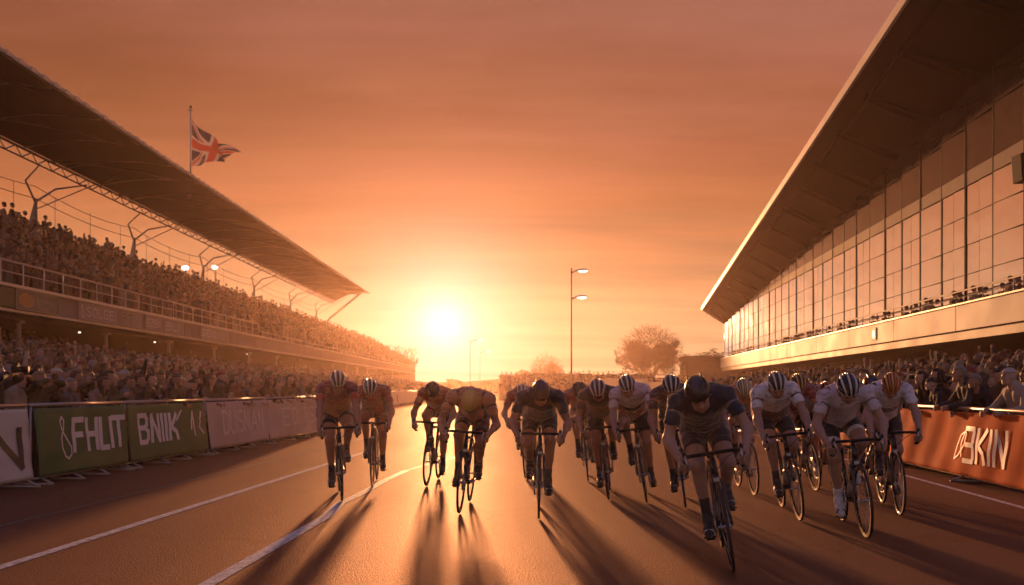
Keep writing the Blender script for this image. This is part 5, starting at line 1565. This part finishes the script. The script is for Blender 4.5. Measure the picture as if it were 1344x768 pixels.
    return np.concatenate(VV), np.concatenate(QQ), np.concatenate(MI)
COATS = [('black', (.018, .017, .018)), ('dark navy', (.022, .026, .042)), ('charcoal', (.05, .046, .046)), ('brown', (.11, .065, .042)), ('tan', (.34, .22, .15)), ('maroon', (.13, .035, .03)), ('grey', (.19, .165, .155)), ('cream', (.46, .37, .31)), ('rust', (.28, .105, .05)), ('olive', (.085, .075, .04))]
WEIGHT = [7, 5, 5, 4, 3, 3, 3, 2, 2, 2]
TRS = [mat('trousers_a', (.03, .03, .036), .85), mat('trousers_b', (.06, .045, .038), .85), mat('trousers_c', (.10, .09, .085), .85)]
CM = {n: mat(n.replace(' ', '_')+'_coat', tuple(.78*k for k in c), .8, var=.25, scale=6, bump=.5, bscale=14) for n, c in COATS}
HAIRS = {'short': [('dark hair', (.022, .014, .010)), ('brown hair', (.075, .04, .022)), ('grey hair', (.22, .19, .17)), ('fair hair', (.27, .165, .08))],
         'long': [('long dark hair', (.022, .014, .010)), ('long brown hair', (.085, .045, .024)), ('long fair hair', (.30, .18, .085))],
         'beanie': [('dark beanie', (.025, .023, .025)), ('red beanie', (.25, .04, .03)), ('pale beanie', (.40, .34, .30)), ('brown beanie', (.12, .07, .04))],
         'cap': [('black cap', (.02, .02, .02)), ('pale cap', (.45, .38, .34)), ('red cap', (.27, .045, .03))]}
HMAT = {n: mat(n.replace(' ', '_'), c, .75, var=.3, scale=30, bump=.4, bscale=90) for v in HAIRS.values() for n, c in v}
SKINS = [mat('skin_a', (.42, .235, .16), .55), mat('skin_b', (.33, .17, .11), .55), mat('skin_c', (.47, .28, .20), .55)]
def left_line(y):
    if y < 24.93: return LBX(y)
    for (a, c) in zip(far_l[:-1], far_l[1:]):
        if a[1] <= y <= c[1]: return a[0] + (c[0]-a[0])*(y-a[1])/(c[1]-a[1])
    return -9.4
def terr_l(x): return 0.0 if x > -9.2 else .02 + LSTEP*int((-9.2 - x)/.75)
def terr_r(o): return 0.0 if o < 2.15 else .02 + RSTEP*min(8, int((o-2.15)/.85))
places = []           # x, y, z, facing, zone, row, side
def add_row(fn, y0, y1, step, n):
    pass
y = 9.0
for k in range(20):
    off = .46 + k*.60
    y = 8.0 + (k % 2)*.3
    while y < 112:
        yy = y + SP.uniform(-.12, .12); x = left_line(yy) - off - SP.uniform(-.08, .12 if k else 0)
        if x > -18.3 and SP.random() > (.04 if k < 3 else .12): places.append((x, yy, terr_l(x), -PI/2 + SP.gauss(.25, .3), 'L', k))
        y += .50 if k < 6 else .56
for k in range(5):          # people standing on the concourse steps under the stand
    y = 27.0 + (k % 2)*.3
    while y < 40 - k:
        if SP.random() > .2: places.append((-18.6 - k*.7, y + SP.uniform(-.1, .1), 1.15 + k*.32, -PI/2 + SP.gauss(.2, .3), 'C', k))
        y += .64
for k in range(14):
    off = .44 + k*.66; y = 7.5 + (k % 2)*.3
    while y < 94:
        yy = y + SP.uniform(-.12, .12); o_ = off + SP.uniform(-.06, .12 if k else 0)
        if SP.random() > (.04 if k < 3 else .1): places.append((RBX(yy) + o_, yy, terr_r(o_), PI/2 - SP.gauss(.25, .3), 'R', k))
        y += .50 if k < 6 else .56
for k in range(7):
    x = -1.2
    while x < 17:
        yf = 96.3 + k*1.1
        if SP.random() > .1: places.append((x + SP.uniform(-.1, .1), yf + SP.uniform(-.2, .2), .1 + k*.26, PI + SP.gauss(0, .3), 'F', k))
        x += .58
for i in range(13):
    y = 14.0
    while y < 157:
        if SP.random() > .06: places.append((SX - .78 - i*.58 + SP.uniform(-.1, .1), y + SP.uniform(-.1, .1), 5.0 + i*TSTEP - (.40 if SP.random() < .72 else 0), -PI/2 + SP.gauss(.3, .25), 'U', i))
        y += .54
y = 16
while y < 100:                                   # the balcony before the glass front
    if SP.random() < .28: x, _ = bpt(y, -.16); places.append((x, y, 4.92 - 1.2, -PI/2, 'B', 0))
    y += .62
def vis(p):
    x, y, z = p[:3]
    if y < 3: return False
    px = 672 + x/y*1120
    return -14 < px < 1358
def near_rank(p):
    # the standing rows hidden behind others show less
    return p[1] * (1 + .10*p[5])
vp = sorted([p for p in places if vis(p) and p[4] in 'LRC'], key=near_rank)
indiv = vp[:280]; rest = [p for p in places if vis(p) and p not in set(indiv)]
protos = {}
def loc_phrase(zone, y, k):
    row = ['front row', 'second row', 'third row', 'fourth row', 'fifth row', 'sixth row', 'seventh row', 'eighth row'][min(k, 7)]
    if zone == 'L':
        bd = 'white N board' if y < 11.75 else 'green FHLIT board' if y < 14.2 else 'green BNIIK board' if y < 17.3 else 'pinkish DUISNIAN board' if y < 20.7 else 'pale tan board'
    elif zone == 'R': bd = 'lettered orange board' if y < 15.3 else 'plain orange board'
    else: return 'on steps under grandstand'
    return row + ' behind ' + bd
PHR = ['', 'hands at face', 'one arm up', 'both arms up', 'leaning forward', 'arms folded', 'clapping']
seen = {}
HELD = []
for (x, y, z, rz, zone, k) in indiv:
    for tr in range(80):
        pose = SP.choices(range(7), [6, 2.4, .35, .12, 0, 3, 3])[0] if k else SP.choices(range(7), [2, 2.4, .2, 0, 7, 1.5, 2])[0]
        if zone != 'L' and k == 0 and pose == 3: pose = 4
        gear = SP.choices(GEARS, [7, 5, 2, 1])[0]
        coat = SP.choices(COATS, WEIGHT)[0][0]; hair = SP.choice(HAIRS[gear])[0]
        lab = 'spectator, %s coat, %s' % (coat, hair) + ((', ' + PHR[pose]) if PHR[pose] else '') + ', ' + loc_phrase(zone, y, k)
        if lab not in seen: break
    seen[lab] = 1
    key = (pose, gear)
    if key not in protos:
        V, Q, mi = spectator_mesh(pose, gear)
        o = np_mesh('person', V, Q, [SKINS[0], CM['black'], TRS[0], HMAT['dark hair']], None, mi); protos[key] = o
    else:
        o = protos[key].copy(); COL.objects.link(o)
    for i, m in enumerate((SP.choice(SKINS), CM[coat], SP.choice(TRS), HMAT[hair])):
        o.material_slots[i].link = 'OBJECT'; o.material_slots[i].material = m
    s = SP.uniform(.86, 1.0)
    if pose == 4 or k == 0: rz = (-PI/2 if zone != 'R' else PI/2) + SP.gauss(0, .15)
    o.location = (x, y, z); o.rotation_euler = (0, 0, rz); o.scale = (s*SP.uniform(.95, 1.06), s, s)
    tag(o, lab, 'person', 'spectators behind the barriers')
    if k <= 1 and pose == 1 and len(HELD) < 12 and y < 22: HELD.append((x, y, z, rz, s, lab))
for i, (x, y, z, rz, s, lab) in enumerate(HELD):
    big = i % 2 == 0
    t = empty('camera' if big else 'phone', Vector((x, y, z)) + Matrix.Rotation(rz, 3, 'Z') @ Vector((0, .345*s, 1.66*s)), (0, 0, rz))
    q = lab.split(', ')
    tag(t, '%s held by %s-coated spectator with %s, %s' % ('camera' if big else 'phone', q[1][:-5], q[2], q[-1]), 'camera' if big else 'phone')
    b = MB()
    if big:
        b.box((-.075, -.04, -.05), (.075, .035, .055)); b.box((-.03, -.035, .052), (.03, .03, .085)); b.build('body', M['black'], t, bevel=.008)
        b = MB(); b.tube([(0, .03, 0), (0, .10, 0), (0, .15, 0)], [.04, .042, .05], 14); b.build('lens', M['black'], t, smooth=True)
    else:
        b = MB(); b.box((-.075, -.006, -.038), (.075, .006, .038)); b.build('body', M['black'], t, bevel=.006)
        b = MB(); b.box((-.068, -.0085, -.032), (.068, -.0065, .032)); b.build('screen', M['lens'], t)

# ------------------------------------------------------------------ everybody farther off: one crowd nobody could count
def crowd_shape(pose, h):
    f = Field((-.5, -.35, .55), (.5, .6, 2.25), h)
    hr = max(.105, h*1.3)
    f.cap((-.07, 0, .6), (-.08, .02, 1.3), .14, .13, 'jacket', k=.06); f.cap((.07, 0, .6), (.08, .02, 1.3), .14, .13, 'jacket', k=.06)
    f.cap((-.18, .02, 1.38), (.18, .02, 1.38), .085, .085, 'jacket', k=.05)
    f.ell((0, .05, 1.66), (.088, .10, .125), 'skin', k=.01); f.ell((0, .03, 1.71), (.094, .106, .10), 'hair', k=.01)
    for s, g in zip((-1, 1), {0: [(.26, .1, .8), (.26, .1, .8)], 1: [(.08, .3, 1.6), (.08, .3, 1.6)], 2: [(.26, .1, .8), (.3, .1, 2.0)], 3: [(.05, .36, 1.3), (.05, .36, 1.3)], 4: [(.34, .05, 2.0), (.3, .1, 2.05)]}[pose]):
        sh = np.array((s*.22, .02, 1.38)); g = np.array((s*g[0], g[1], g[2])); E = ik(sh, g, .30, .29, (s*.9, -.3, -.5))
        f.cap(sh, E, .07, .06, 'jacket', k=.03); f.cap(E, g, .058, .045, 'jacket', k=.02); f.ell(g, (.055, .055, .06), 'skin', k=.01)
    V, Q, T, _ = f.mesh(); return V, Q, np.array([{'skin': 0, 'hair': 1}.get(t, 2) for t in T])
SH = {True: [crowd_shape(p, .036) for p in range(5)], False: [crowd_shape(p, .055) for p in range(5)]}
AV = []; AQ = []; AC = []; o = 0
for (x, y, z, rz, zone, k) in rest:
    near = y < 48
    V, Q, T = SH[near][SP.choices(range(5), [7, 2, .4, 3, .15])[0]]
    s = SP.uniform(.92, 1.06); c_, s_ = math.cos(rz), math.sin(rz)
    W = np.stack([(V[:, 0]*c_ - V[:, 1]*s_)*s + x, (V[:, 0]*s_ + V[:, 1]*c_)*s + y, V[:, 2]*s + z], 1)
    jc = np.array(SP.choices(COATS, WEIGHT)[0][1])*SP.uniform(.8, 1.4); sk = np.array((.42, .235, .16))*SP.uniform(.6, 1.15); hc = np.array(SP.choice([(.022, .014, .01), (.08, .045, .025), (.22, .19, .17), (.28, .17, .08), (.2, .05, .04), (.4, .34, .3)]))
    C = np.stack([sk, hc, jc])[T]
    AV.append(W); AQ.append(Q + o); AC.append(C); o += len(V)
AV = np.concatenate(AV); AQ = np.concatenate(AQ); AC = np.concatenate(AC)
cr = np_mesh('crowd', AV, AQ, attr_mat('crowd_clothes'), None)
if len(cr.data.vertices) == len(AC):
    ca = cr.data.color_attributes.new('tint', 'FLOAT_COLOR', 'POINT')
    ca.data.foreach_set('color', np.concatenate([AC, np.ones((len(AC), 1))], 1).astype(np.float32).ravel())
tag(cr, 'dense crowd of spectators filling the stands and banks', kind='stuff')
print('CROWD', len(indiv), len(rest), len(AQ), 'last indiv depth', indiv[-1][1])
